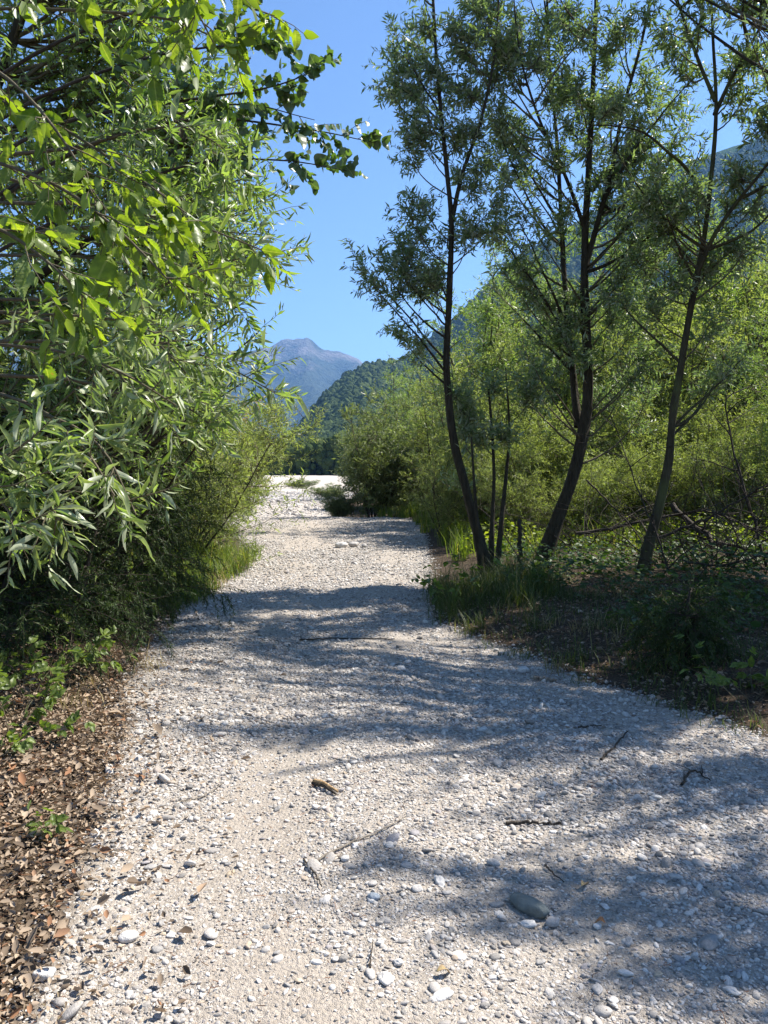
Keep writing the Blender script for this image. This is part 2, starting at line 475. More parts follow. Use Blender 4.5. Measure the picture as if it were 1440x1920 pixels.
def stone_mat(name, stops, fixed=None):
    m, nt, out = new_mat(name)
    b = N(nt)
    r = b('ShaderNodeObjectInfo').outputs['Random']
    tc = b('ShaderNodeTexCoord').outputs['Object']
    base = ramp(b, r, stops)
    nz = b('ShaderNodeTexNoise', {'noise_dimensions': '4D'}, Vector=tc, W=r, Scale=2.6, Detail=5.0, Roughness=0.65)
    sh = ramp(b, nz.outputs[0], [(0.25, (0.66, 0.65, 0.64)), (0.55, (1, 1, 1)), (0.8, (1.2, 1.18, 1.14))])
    col = mixc(b, 1.0, base, sh, 'MULTIPLY')
    bp = b('ShaderNodeBump', None, Height=nz.outputs[0], Strength=0.25, Distance=0.15)
    pr = b('ShaderNodeBsdfPrincipled', None, Base_Color=col, Roughness=0.8, Normal=bp.outputs[0])
    pr.inputs['Specular IOR Level'].default_value = 0.25
    nt.links.new(pr.outputs[0], out.inputs[0])
    return m
M['pebble'] = stone_mat('pebble_mixed', [(0.0, (0.195, 0.184, 0.172)), (0.15, (0.287, 0.266, 0.247)), (0.4, (0.385, 0.356, 0.327)), (0.65, (0.482, 0.448, 0.413)), (0.85, (0.620, 0.586, 0.545)), (0.92, (0.413, 0.333, 0.258)), (1.0, (0.310, 0.293, 0.304))])
M['stone_white'] = stone_mat('stone_white', [(0, (0.529, 0.502, 0.471)), (1, (0.635, 0.608, 0.577))])
M['stone_grey'] = stone_mat('stone_grey', [(0, (0.275, 0.263, 0.250)), (1, (0.450, 0.425, 0.406))])
M['stone_tan'] = stone_mat('stone_tan', [(0, (0.388, 0.312, 0.225)), (1, (0.500, 0.413, 0.312))])
M['stone_blue'] = stone_mat('stone_blue', [(0, (0.275, 0.312, 0.350)), (1, (0.338, 0.375, 0.413))])
M['stone_green'] = stone_mat('stone_green', [(0, (0.15, 0.17, 0.16)), (1, (0.17, 0.185, 0.175))])

# ------------------------------------------------------------------ ground, path, river bed
def axis(segs):
    out = []
    for a, b_, s in segs:
        out.append(np.arange(a, b_, s))
    return np.concatenate(out)
gx = np.concatenate([-np.geomspace(9000, 30, 26), -np.arange(30, 8, -1.0), axis([(-8, -3.2, 0.2), (-3.2, 3.6, 0.05), (3.6, 8, 0.2), (8, 30, 1.0)]), np.geomspace(30, 9000, 26)])
gy = np.concatenate([-np.geomspace(500, 6, 12), axis([(-5, 1, 0.5), (1, 9, 0.05), (9, 16, 0.1), (16, 32, 0.25), (32, 90, 1.0)]), np.geomspace(90, 12000, 40)])
GX, GY = np.meshgrid(gx, gy)
GZ = gh(GX, GY)
GG = gravelness(GX, GY)
far_out = sstep(250, 420, GY)
gt = np.clip(0.5 + GG * np.where(GY > 20, 0.8, 2.2) - far_out * 2, 0, 1)
Vg = np.stack([GX, GY, GZ], -1).reshape(-1, 3)
ny, nx_ = GX.shape
ii = np.arange(ny * nx_).reshape(ny, nx_)
quad = np.stack([ii[:-1, :-1], ii[:-1, 1:], ii[1:, 1:], ii[1:, :-1]], -1).reshape(-1, 4)
fc = Vg[quad].mean(1)
fgr = (gt.ravel()[quad].mean(1) > 0.5)
sel_bed = fgr & (fc[:, 1] > 27)
sel_path = fgr & ~sel_bed
def sub_mesh(name, sel, mat='ground'):
    q = quad[sel]
    u, inv = np.unique(q, return_inverse=True)
    me = np_mesh(name, Vg[u], [inv.reshape(-1, 4)], [M[mat]], gt.ravel()[u])
    at = me.attributes.new('worn', 'FLOAT', 'POINT')
    at.data.foreach_set('value', worn(Vg[u][:, 0], Vg[u][:, 1]).astype(np.float32))
    return me
tag(link('ground', sub_mesh('ground', ~fgr)), 'dark forest soil beside the gravel path', kind='structure')
tag(link('gravel_path', sub_mesh('gravel_path', sel_path)), 'pale gravel path running towards the river bed', kind='structure')
tag(link('riverbed', sub_mesh('riverbed', sel_bed, 'riverbed')), 'white gravel river bed beyond the bushes', kind='structure')

# ------------------------------------------------------------------ mountains
def rock_forest_mat(name, forest, rock, f0, f1, scale):
    m, nt, out = new_mat(name)
    b = N(nt)
    geo = b('ShaderNodeNewGeometry')
    pos = geo.outputs['Position']
    t = b('ShaderNodeAttribute', {'attribute_name': 'tint'}).outputs['Fac']
    n1 = b('ShaderNodeTexNoise', None, Vector=pos, Scale=scale, Detail=8.0, Roughness=0.65)
    n2 = b('ShaderNodeTexNoise', None, Vector=pos, Scale=scale * 9, Detail=4.0, Roughness=0.6)
    a = b('ShaderNodeMath', {'operation': 'MULTIPLY_ADD'}, i0=n1.outputs[0], i1=0.7, i2=t).outputs[0]
    fac = ramp(b, a, [(f0, (0, 0, 0)), (f1, (1, 1, 1))])
    fcol = ramp(b, n2.outputs[0], [(0.3, tuple(c * 0.55 for c in forest)), (0.7, tuple(c * 1.35 for c in forest))])
    rcol = ramp(b, n2.outputs[0], [(0.3, tuple(c * 0.7 for c in rock)), (0.7, rock)])
    col = mixc(b, fac, fcol, rcol)
    bp = b('ShaderNodeBump', None, Height=n2.outputs[0], Strength=1.0, Distance=0.12 / scale)
    pr = b('ShaderNodeBsdfPrincipled', None, Base_Color=col, Roughness=1.0, Normal=bp.outputs[0])
    pr.inputs['Specular IOR Level'].default_value = 0.0
    nt.links.new(pr.outputs[0], out.inputs[0])
    return m
M['far_rock'] = rock_forest_mat('far_mountain_rock', (0.05, 0.065, 0.05), (0.24, 0.215, 0.215), 0.76, 0.98, 0.0026)
M['hill'] = rock_forest_mat('hillside', (0.05, 0.08, 0.025), (0.33, 0.31, 0.28), 1.0, 1.1, 0.012)

def mountain(name, label, mat, px, py, D, foot, nr, ncol, rough, rock_fn, back=1.6):
    cols = np.linspace(px[0], px[-1], ncol)
    hy = np.interp(cols, px, py)
    u = (cols - 720) / F
    Dc = np.interp(cols, px, D)
    top = CAMZ + (880 - hy) / F * Dc
    s = np.concatenate([np.linspace(0, 1, nr), 1 + np.linspace(0.02, 1, nr // 3)])
    S, C = np.meshgrid(s, np.arange(ncol), indexing='ij')
    ft = np.interp(cols, px, foot)
    Y = np.where(S <= 1, ft[C] + (Dc - ft)[C] * S, Dc[C] * (1 + (S - 1) * (back - 1)))
    X = u[C] * np.where(S <= 1, Y, Y)
    prof = np.where(S <= 1, 0.12 * S + 0.88 * S ** 1.35, np.clip(1 - (S - 1) * 1.1, 0, 1))
    k = 6.0 / np.mean(D)
    nz = fbm(X * k * 2.0 + 3, Y * k * 2.0, 6) - 0.5
    rid = 1 - np.abs(2 * fbm(X * k * 3 + 11, Y * k * 1.2 + 7, 5) - 1)
    env = np.clip(S * (1.0 - 0.92 * np.exp(-((S - 1) / 0.10) ** 2)), 0, 1)
    Z = top[C] * prof + top[C] * rough * env * (nz * 1.3 + (rid - 0.75) * 0.8)
    gul = 1 - np.abs(2 * fbm(X * k * 11 + 5, Y * k * 3.0 + 2, 4) - 1)
    Z = Z - top[C] * rough * 0.16 * env * (gul - 0.6)
    Z = Z - top[C] * (0.035 if name == 'mountain' else 0.015) * np.clip(S, 0, 1) * (fbm(C * 0.3, S * 3, 5) - 0.5)
    Z = np.where(S < 0.02, -3, Z)
    V = np.stack([X, Y, Z], -1)
    ii = np.arange(S.size).reshape(S.shape)
    q = np.stack([ii[:-1, :-1], ii[:-1, 1:], ii[1:, 1:], ii[1:, :-1]], -1).reshape(-1, 4)
    o = link(name, np_mesh(name, V, [q], [mat], rock_fn(X, Y, Z / np.max(top), S, rid).ravel()))
    tag(o, label, kind='structure')
    return V, S
fpx = [-900, -300, 100, 300, 380, 450, 505, 530, 560, 575, 588, 600, 612, 630, 650, 668, 680, 700, 760, 900, 1400]
fpy = [760, 640, 600, 640, 655, 662, 655, 640, 637, 634, 638, 650, 657, 660, 663, 672, 683, 715, 780, 835, 870]
mountain('mountain', 'hazy blue rocky mountain at the far end of the valley', M['far_rock'], fpx, fpy, [8600] * len(fpx), [4200] * len(fpx), 90, 400, 0.30,
         lambda X, Y, Z, S, R: 0.42 * Z + 0.55 * np.clip(S - 0.55, 0, 1) * (R - 0.35) + 0.12)
hpx = [470, 545, 570, 610, 650, 690, 720, 760, 850, 960, 1060, 1170, 1300, 1440, 1800, 2600]
hpy = [884, 830, 800, 745, 708, 686, 680, 676, 600, 492, 435, 365, 310, 262, 170, 130]
HV, HS = mountain('hill', 'forested mountain slope rising behind the trees', M['hill'], hpx, hpy,
         [1500, 1500, 1600, 1700, 1800, 1900, 2000, 2100, 2200, 2300, 2300, 2300, 2300, 2300, 2300, 2300],
         [700, 700, 700, 700, 700, 700, 700, 700, 650, 600, 600, 600, 600, 600, 600, 600], 90, 260, 0.10,
         lambda X, Y, Z, S, R: 0.22 + 0.62 * np.clip((S - 0.84) / 0.16, 0, 1) * np.clip(R * 1.5 - 0.55, 0, 1) * (S < 1.03))

# ------------------------------------------------------------------ instanced stuff (gravel, far forest)
def gn_scatter(name, pts, scale, rot, mat, nvar, amp, freq, subdiv=2, squash=(1, 1, 0.62), smooth=True):
    """one object of kind stuff: lumps instanced on a cloud of points"""
    me = bpy.data.meshes.new(name)
    me.vertices.add(len(pts))
    me.vertices.foreach_set('co', np.asarray(pts, np.float32).ravel())
    a = me.attributes.new('sc', 'FLOAT_VECTOR', 'POINT')
    a.data.foreach_set('vector', np.asarray(scale, np.float32).ravel())
    a = me.attributes.new('ro', 'FLOAT_VECTOR', 'POINT')
    a.data.foreach_set('vector', np.asarray(rot, np.float32).ravel())
    o = link(name, me)
    ng = bpy.data.node_groups.new(name + '_scatter', 'GeometryNodeTree')
    ng.interface.new_socket('Geometry', in_out='INPUT', socket_type='NodeSocketGeometry')
    ng.interface.new_socket('Geometry', in_out='OUTPUT', socket_type='NodeSocketGeometry')
    b = N(ng)
    gi = b('NodeGroupInput')
    go = b('NodeGroupOutput')
    g2i = b('GeometryNodeGeometryToInstance')
    for k in range(nvar):
        ico = b('GeometryNodeMeshIcoSphere', None, Radius=1.0, Subdivisions=subdiv)
        p = b('GeometryNodeInputPosition')
        nz = b('ShaderNodeTexNoise', {'noise_dimensions': '4D'}, Vector=p.outputs[0], W=float(k * 7.3 + 1), Scale=freq, Detail=2.0)
        sub = b('ShaderNodeVectorMath', {'operation': 'SUBTRACT'}, i0=nz.outputs['Color'], i1=(0.5, 0.5, 0.5))
        sc = b('ShaderNodeVectorMath', {'operation': 'SCALE'}, i0=sub.outputs[0])
        sc.inputs['Scale'].default_value = amp
        sp = b('GeometryNodeSetPosition', None, Geometry=ico.outputs[0], Offset=sc.outputs[0])
        tr = b('GeometryNodeTransform', None, Geometry=sp.outputs[0], Scale=squash)
        ss = b('GeometryNodeSetShadeSmooth', None, Geometry=tr.outputs[0])
        ss.inputs['Shade Smooth'].default_value = smooth
        sm = b('GeometryNodeSetMaterial', None, Geometry=ss.outputs[0], Material=mat)
        ng.links.new(sm.outputs[0], g2i.inputs[0])
    iop = b('GeometryNodeInstanceOnPoints', None, Points=gi.outputs[0], Instance=g2i.outputs[0])
    iop.inputs['Pick Instance'].default_value = True
    rn = b('FunctionNodeRandomValue', {'data_type': 'INT'})
    for s in rn.inputs:
        if s.type == 'INT' and s.name == 'Min': s.default_value = 0
        if s.type == 'INT' and s.name == 'Max': s.default_value = nvar - 1
    ng.links.new([s for s in rn.outputs if s.type == 'INT'][0], iop.inputs['Instance Index'])
    asc = b('GeometryNodeInputNamedAttribute', {'data_type': 'FLOAT_VECTOR'}, Name='sc')
    aro = b('GeometryNodeInputNamedAttribute', {'data_type': 'FLOAT_VECTOR'}, Name='ro')
    ng.links.new(asc.outputs[0], iop.inputs['Scale'])
    e2r = b('FunctionNodeEulerToRotation', None, Euler=aro.outputs[0])
    ng.links.new(e2r.outputs[0], iop.inputs['Rotation'])
    ng.links.new(iop.outputs[0], go.inputs[0])
    md = o.modifiers.new('scatter', 'NODES')
    md.node_group = ng
    me.materials.append(mat)
    return o

def scatter_xy(rng, x0, x1, y0, y1, dens, keep=0.0):
    n = int((x1 - x0) * (y1 - y0) * dens)
    x, y = rng.uniform(x0, x1, n), rng.uniform(y0, y1, n)
    g = gravelness(x, y)
    k = rng.random(n) < sstep(-0.22, 0.12, g - keep)
    inview = np.abs(x) < 0.53 * y + 0.35
    track = worn(x, y)
    k &= rng.random(n) < np.clip(0.45 + 1.1 * sstep(0.3, 0.6, fbm(x * 1.1 + 2, y * 0.7 + 9, 4)) - 0.75 * track, 0.22, 1)
    k &= inview
    return x[k], y[k]
rng = np.random.default_rng(3)
PX, PY, PS = [], [], []
for (y0, y1, dens, med) in ((1.7, 3.0, 11500, 0.0039), (3.0, 4.6, 8600, 0.0046), (4.6, 7.0, 4900, 0.0057), (7.0, 11.0, 3000, 0.0066), (11.0, 18, 1300, 0.009), (18.0, 27.5, 420, 0.012), (27.5, 45.0, 70, 0.028), (45.0, 90.0, 22, 0.06)):
    x, y = scatter_xy(rng, *((-3.6, 3.8) if y0 < 11 else (-6.0, 1.6) if y0 < 27 else (-16.0, -0.5)), y0, y1, dens)
    # wheel tracks hold finer grit, the crown between them the coarser stones
    coarse = 0.75 + 0.5 * fbm(x * 0.9 + 4, y * 0.5 + 8, 3)
    s = med * np.exp(0.52 * rng.normal(size=len(x))) * coarse
    PX.append(x); PY.append(y); PS.append(np.clip(s, 0.0022, 0.03 if y0 < 27 else 0.12))
PX, PY, PS = map(np.concatenate, (PX, PY, PS))
nP = len(PX)
sc3 = PS[:, None] * np.stack([rng.uniform(0.8, 1.5, nP), rng.uniform(0.75, 1.1, nP), rng.uniform(0.7, 1.1, nP)], 1)
ro3 = np.stack([rng.normal(0, 0.35, nP), rng.normal(0, 0.35, nP), rng.uniform(0, 6.28, nP)], 1)
pz = gh(PX, PY) + PS * rng.uniform(-0.15, 0.38, nP)
tag(gn_scatter('gravel', np.stack([PX, PY, pz], 1), sc3, ro3, M['pebble'], 10, 0.72, 1.25, 2, (1, 1, 0.52)), 'loose pale river gravel covering the path', 'gravel', kind='stuff')

# distant forest on the valley floor and on the hill
rng = np.random.default_rng(5)
M['far_tree'] = leaf_mat('far_tree', (0.03, 0.05, 0.016), (0.075, 0.105, 0.03), None, 0.2, (1.4, 1.5, 0.7), 0.8, 0.05, obj=True, blemish=False)
hv, hs = HV.reshape(-1, 3), HS.ravel()
nrow, ncol = HS.shape
pts, scl = [], []
for k in range(26000):
    i = rng.integers(2, int(nrow * 0.72)); j = rng.integers(0, ncol - 1)
    f, g = rng.random(2)
    a = HV[i, j] * (1 - f) + HV[i + 1, j] * f
    c = HV[i, j + 1] * (1 - f) + HV[i + 1, j + 1] * f
    p = a * (1 - g) + c * g
    if p[0] > 0.75 * p[1]:
        continue
    pts.append(p); scl.append(rng.uniform(5, 10))
pts, scl = np.array(pts), np.array(scl)
sc3 = scl[:, None] * np.stack([np.ones(len(scl)), np.ones(len(scl)), rng.uniform(1.0, 1.7, len(scl))], 1)
pts[:, 2] += scl * 0.4
tag(gn_scatter('hill_forest', pts, sc3, np.stack([rng.normal(0, .1, len(scl)), rng.normal(0, .1, len(scl)), rng.uniform(0, 6, len(scl))], 1), M['far_tree'], 6, 0.9, 1.6, 3, (1, 1, 1.0), False),
    'dense forest covering the mountain slope', 'forest', kind='stuff')
n = 15000
u = np.where(rng.random(n) < 0.65, rng.uniform(440, 840, n), rng.uniform(-300, 1600, n))
Y = rng.uniform(345, 470, n)
x = (u - 720) / F * Y
s = rng.uniform(0.9, 2.3, n)
top = 7 + 11 * fbm(x * 0.06 + 3, Y * 0.06, 3)
pts = np.stack([x, Y, gh(x, Y) + s * 0.5 + top * rng.random(n) ** 0.8], 1)
sc3 = s[:, None] * np.stack([np.ones(n), np.ones(n), rng.uniform(0.8, 1.3, n)], 1)
tag(gn_scatter('valley_forest', pts, sc3, np.stack([rng.normal(0, .1, n), rng.normal(0, .1, n), rng.uniform(0, 6, n)], 1), M['far_tree'], 6, 0.9, 1.7, 3, (1, 1, 1.1), False),
    'far line of trees along the edge of the river bed', 'forest', kind='stuff')

# ------------------------------------------------------------------ trees
def stem_lines(stems):
    """stems: (pixel/depth points, r0, r1) -> smooth polylines"""
    return [(smooth_line([P(*q) for q in pts], 70), r0, r1) for pts, r0, r1 in stems]
def in_blob(rng, c, r, n):
    v = nrm(rng.normal(size=(n, 3))) * (rng.random((n, 1)) ** (1 / 2.2))
    return np.asarray(c) + v * np.asarray(r)
def limbs_to(rng, lines, targets, slope=0.9, nseg=9, bow=0.12):
    """limbs rising from the stems to target points"""
    allp = np.concatenate([l[0] for l in lines])
    S, C = [], []
    for t in targets:
        d = np.linalg.norm(allp[:, :2] - t[:2], axis=1)
        want = t[2] - slope * d
        cost = np.abs(allp[:, 2] - want) + 0.35 * d
        s = allp[np.argmin(cost)]
        S.append(s)
        C.append(s + (t - s) * 0.5 + np.array([0, 0, -0.15]) * np.linalg.norm(t - s) + rng.normal(size=3) * bow * np.linalg.norm(t - s))
    S, C = np.array(S), np.array(C)
    out = bez(S, C, np.asarray(targets), nseg)
    wob = rng.normal(size=out.shape) * 0.012
    wob[:, 0] = 0
    return out + np.cumsum(wob, 1) * 0.6
def make_tree(name, label, loc, lines, blobs, leafmat, T, leaf=(0.06, 0.012), bark='bark', twigs=12, twig_len=0.4, per=14, sub=0, seed=1, group=None,
              spread=0.9, droop=0.1, upn=0.6, limb_r=0.016, bigparts=True, slope=0.9, twig_t0=0.3, twig_r=0.0035, cat='tree', twig_up=0.03, sizevar=0.25, lobe=False):
    rng = np.random.default_rng(seed)
    root = thing(name, loc, label, cat, group)
    loc = np.asarray(loc, float)
    for k, (ln, r0, r1) in enumerate(lines):
        mb = MB()
        trunk_tube(mb, ln, r0, r1, k == 0, seed + k)
        link('trunk' if k == 0 else 'stem', mb.mesh('trunk', M[bark], loc), root)
    tg = np.concatenate([in_blob(rng, c, r, n) for c, r, n in blobs])
    lb = limbs_to(rng, lines, tg, slope)
    ll = np.linalg.norm(lb[:, -1] - lb[:, 0], axis=1)
    big = np.argsort(-ll)[:12] if bigparts else []
    mb = MB()
    rest = np.ones(len(lb), bool)
    for k in big:
        one = MB()
        tubes(one, lb[k:k + 1], limb_r * (0.6 + 0.35 * ll[k]), 0.004, 7)
        link('limb', one.mesh('limb', M[bark], loc), root)
        rest[k] = False
    tubes(mb, lb[rest], np.clip(limb_r * (0.45 + 0.3 * ll[rest]), 0.004, None), 0.0035, 5)
    p, t, _ = along(rng, lb, twigs, twig_t0, 1.0)
    d = nrm(0.7 * t + 0.8 * nrm(rng.normal(size=t.shape)))
    tw = grow(rng, p, d, twig_len * rng.uniform(0.5, 1.3, len(p)), 4, 0.18, twig_up)
    tubes(mb, tw, twig_r, 0.0015, 3)
    if sub:
        p, t, _ = along(rng, tw, sub, 0.2, 0.95)
        d = nrm(0.7 * t + 0.8 * nrm(rng.normal(size=t.shape)))
        st = grow(rng, p, d, twig_len * 0.55 * rng.uniform(0.5, 1.3, len(p)), 3, 0.18, twig_up)
        tubes(mb, st, twig_r * 0.6, 0.001, 3)
        lfs = [tw, st]
    else:
        lfs = [tw]
    cm = MB()
    for w in lfs:
        p, t, s = along(rng, w, per, 0.1, 1.0)
        ax, nv = leaf_frames(rng, p, t, spread, droop, upn)
        sz = np.exp(sizevar * rng.normal(size=len(p)))
        clump = np.repeat(rng.random(len(w)), per)
        leaves(cm, rng, p, ax, nv, leaf[0] * sz, leaf[1] * sz, T, np.clip(0.6 * clump + 0.4 * rng.random(len(p)), 0, 1))
    cr = link('crown', cm.mesh('crown', M[leafmat], loc), root)
    cr['kind'] = 'stuff'
    tg_ = link('twigs', mb.mesh('twigs', M['twig'], loc), cr)
    tg_['kind'] = 'stuff'
    return root
def PB(px, py, Y, rx, ry, rz, n):
    """crown mass seen at a pixel: centre, radii in metres from pixel radii, number of limbs"""
    k = Y / F
    return (P(px, py, Y), (rx * k * 1.15, rz * 1.1, ry * k * 1.1), max(2, int(n * (0.55 if Y > 9 else 1))))

# the three trunks on the right
YA, YB, YC = 10.3, 11.0, 10.0
A = stem_lines([
    ([(912, 1100, YA), (903, 1030, YA), (880, 940, YA), (852, 830, YA), (838, 700, YA), (842, 560, YA), (846, 420, YA), (838, 320, YA), (822, 160, YA), (812, 0, YA), (806, -160, YA), (812, -330, YA)], 0.098, 0.008),
    ([(920, 1095, YA + .1), (922, 1000, YA + .15), (926, 900, YA + .2), (922, 800, YA + .25), (916, 730, YA + .3)], 0.055, 0.012),
    ([(930, 1095, YA + .2), (938, 1000, YA + .3), (948, 900, YA + .4), (955, 810, YA + .5), (948, 690, YA + .5)], 0.06, 0.008),
    ([(905, 1090, YA - .1), (897, 1000, YA - .2), (890, 920, YA - .2), (884, 820, YA - .1)], 0.05, 0.01),
    ([(846, 420, YA), (866, 330, YA), (900, 230, YA), (925, 120, YA), (935, 0, YA), (940, -120, YA)], 0.035, 0.008)])
blA = [PB(775, 110, YA, 70, 110, .7, 20), PB(870, 70, YA, 60, 100, .7, 14), PB(760, 260, YA, 55, 60, .5, 8), PB(895, 290, YA, 50, 110, .6, 14),
       PB(770, 400, YA, 50, 60, .5, 8), PB(715, 490, YA, 65, 45, .4, 12), PB(800, 530, YA, 45, 60, .4, 8), PB(880, 430, YA, 55, 60, .5, 8),
       PB(770, 610, YA, 35, 60, .4, 5), PB(830, -160, YA, 110, 150, .9, 22), PB(930, 60, YA, 45, 90, .7, 10), PB(920, 760, YA + .3, 70, 90, .5, 12), PB(900, 850, YA + .3, 80, 70, .5, 9)]
make_tree('willow_tree', 'slender multi-stemmed willow tree at the bend of the gravel path, beside open sky', G(912, YA), A, blA, 'slim', T_DIAMOND, (0.088, 0.022), twigs=19, twig_len=0.32, per=15, twig_t0=0.58, seed=11, limb_r=0.015, slope=1.1, spread=1.0)
B = stem_lines([
    ([(1005, 1100, YB), (1022, 1040, YB), (1050, 960, YB), (1080, 870, YB), (1099, 780, YB), (1103, 690, YB), (1096, 560, YB), (1097, 450, YB), (1104, 320, YB), (1112, 150, YB), (1118, 0, YB), (1122, -200, YB), (1128, -380, YB)], 0.155, 0.010),
    ([(1085, 800, YB + .1), (1076, 720, YB + .25), (1066, 620, YB + .3), (1057, 500, YB + .35), (1052, 400, YB + .4), (1044, 260, YB + .5), (1030, 110, YB + .6), (1024, -60, YB + .6), (1020, -220, YB + .6)], 0.07, 0.01),
    ([(1097, 500, YB), (1120, 420, YB), (1146, 320, YB - .1), (1170, 200, YB - .2), (1205, 70, YB - .2), (1230, -60, YB - .3), (1250, -200, YB - .3)], 0.05, 0.01),
    ([(1097, 430, YB), (1060, 330, YB - .2), (1010, 220, YB - .4), (975, 100, YB - .5), (960, -40, YB - .5)], 0.034, 0.008)])
blB = [PB(955, 110, YB, 60, 110, .9, 22), PB(1045, 70, YB, 90, 100, 1., 26), PB(1165, 120, YB, 80, 100, 1., 22), PB(955, 270, YB, 60, 80, .7, 14), PB(1050, 250, YB, 80, 70, .8, 16),
       PB(1185, 270, YB, 70, 60, .7, 14), PB(975, 420, YB, 60, 40, .6, 9), PB(1090, 370, YB, 70, 60, .7, 12), PB(945, 510, YB, 65, 55, .6, 9), PB(1040, 560, YB, 70, 50, .7, 10),
       PB(1190, 430, YB, 70, 70, .8, 14), PB(1100, -180, YB, 190, 150, 1.3, 50), PB(1080, 650, YB, 80, 60, .7, 11), PB(1165, 600, YB, 70, 80, .8, 11), PB(1170, 740, YB, 60, 70, .8, 8), PB(1240, 330, YB, 70, 60, .7, 14), PB(1255, 200, YB, 60, 60, .7, 10), PB(1000, 690, YB, 70, 60, .7, 9)]
make_tree('willow_tree', 'tallest leaning willow tree, thick furrowed trunk in the middle of the three trunks', G(1005, YB), B, blB, 'slim', T_DIAMOND, (0.09, 0.022), twigs=17, twig_len=0.34, per=14, twig_t0=0.58, seed=12, limb_r=0.02, slope=1.1, spread=1.0)
C = stem_lines([
    ([(1204, 1100, YC), (1212, 1040, YC), (1235, 950, YC), (1252, 870, YC), (1262, 780, YC), (1276, 690, YC), (1297, 570, YC), (1318, 460, YC), (1332, 350, YC), (1341, 250, YC), (1342, 170, YC), (1336, 60, YC), (1332, -60, YC), (1330, -250, YC)], 0.09, 0.009),
    ([(1326, 385, YC), (1290, 320, YC - .2), (1250, 283, YC - .4), (1205, 248, YC - .5), (1150, 236, YC - .6), (1110, 235, YC - .6)], 0.03, 0.006),
    ([(1308, 510, YC), (1340, 440, YC - .1), (1385, 375, YC - .2), (1430, 320, YC - .3), (1480, 250, YC - .4), (1540, 120, YC - .4)], 0.036, 0.01),
    ([(1340, 215, YC), (1370, 150, YC), (1410, 80, YC), (1450, 0, YC), (1490, -100, YC)], 0.032, 0.01),
    ([(1341, 190, YC), (1312, 120, YC), (1290, 60, YC), (1268, -10, YC), (1250, -120, YC)], 0.03, 0.01)])
blC = [PB(1275, 60, YC, 50, 70, .6, 10), PB(1390, 120, YC, 60, 50, .6, 10), PB(1400, 20, YC, 60, 50, .6, 9), PB(1150, 240, YC - .5, 60, 40, .4, 7), PB(1245, 330, YC - .3, 60, 40, .5, 7),
       PB(1330, -120, YC, 160, 100, 1.0, 26), PB(1420, 230, YC, 50, 50, .6, 7), PB(1255, 480, YC + .1, 60, 60, .6, 8), PB(1480, 200, YC, 60, 120, .7, 10), PB(1200, 560, YC, 60, 50, .6, 6), PB(1400, 330, YC, 50, 60, .6, 9), PB(1370, 480, YC + .2, 60, 60, .6, 9), PB(1230, 400, YC, 60, 50, .6, 9), PB(1330, 640, YC + .3, 60, 70, .6, 8)]
make_tree('willow_tree', 'bare-stemmed willow tree with smooth curving trunk nearest the fallen branches', G(1204, YC), C, blC, 'slim', T_DIAMOND, (0.095, 0.023), bark='bark_moss', twigs=17, twig_len=0.34, per=14, twig_t0=0.58, seed=13, limb_r=0.02, slope=1.0, spread=1.0)

# tall tree beside the path, only its hanging branches reach into the picture; its crown shades the path
def shadow_blob(gx_, gy_, h, r, n):
    k = h / math.tan(SUN_EL)
    return ((gx_ + k * math.sin(SUN_AZ), gy_ + k * math.cos(SUN_AZ), h), (r, r, r * 0.55), n)
D1 = [(smooth_line([(6.9, 6.9, 0), (6.7, 6.8, 2), (6.3, 6.7, 4), (5.6, 6.6, 6), (5.0, 6.6, 8.5)], 26), 0.18, 0.02),
      (smooth_line([(6.5, 6.8, 3), (6.4, 6.1, 4.5), (6.0, 5.6, 6), (5.4, 5.4, 7.5)], 26), 0.08, 0.015)]
bl = [shadow_blob(0.65, 4.05, 6.2, 0.6, 20), shadow_blob(1.4, 3.8, 6.0, 0.55, 16), shadow_blob(0.9, 5.3, 6.6, 0.7, 16), shadow_blob(1.7, 5.0, 6.0, .7, 14), shadow_blob(-0.6, 4.6, 7.4, 0.5, 12), shadow_blob(-1.3, 4.9, 7.6, 0.45, 10),
      shadow_blob(0.1, 5.6, 7.0, 0.6, 10), shadow_blob(-0.5, 6.2, 7.8, 0.55, 9), PB(1425, 60, 6.0, 40, 50, .3, 4), shadow_blob(2.1, 3.6, 5.5, .5, 10), shadow_blob(1.5, 3.35, 5.6, .35, 9), shadow_blob(0.95, 3.5, 5.9, .32, 8), shadow_blob(2.0, 3.05, 5.4, .35, 7), shadow_blob(1.1, 4.6, 6.3, .6, 14),
      shadow_blob(-2.4, 6.3, 8.4, .6, 13), shadow_blob(-2.2, 7.2, 8.6, .7, 15), shadow_blob(-1.2, 7.6, 8.2, .55, 10), shadow_blob(-2.9, 7.6, 8.8, .6, 12)]
make_tree('willow_tree', 'willow branch hanging in at the top right corner of the picture', (6.9, 6.9, float(gh(6.9, 6.9))), D1, bl, 'slim', T_DIAMOND, (0.075, 0.02), twigs=9, twig_len=0.34, per=10, seed=14, limb_r=0.016, slope=0.8)
E1 = [(smooth_line([(6.6, 3.4, 0), (6.4, 3.4, 2), (5.9, 3.4, 4), (5.2, 3.4, 6.2)], 26), 0.13, 0.02)]
bl = [shadow_blob(0.0, 3.05, 5.6, 0.24, 8), shadow_blob(0.4, 2.95, 5.4, 0.28, 10), shadow_blob(0.8, 2.5, 5.6, 0.26, 9), shadow_blob(0.75, 2.2, 5.4, 0.2, 6), shadow_blob(1.25, 2.4, 5.2, 0.24, 8), shadow_blob(1.3, 2.9, 5.2, 0.16, 4), shadow_blob(-0.1, 2.9, 5.8, 0.18, 6), shadow_blob(0.3, 2.65, 5.7, 0.2, 6), shadow_blob(1.0, 3.25, 5.2, .16, 4)]
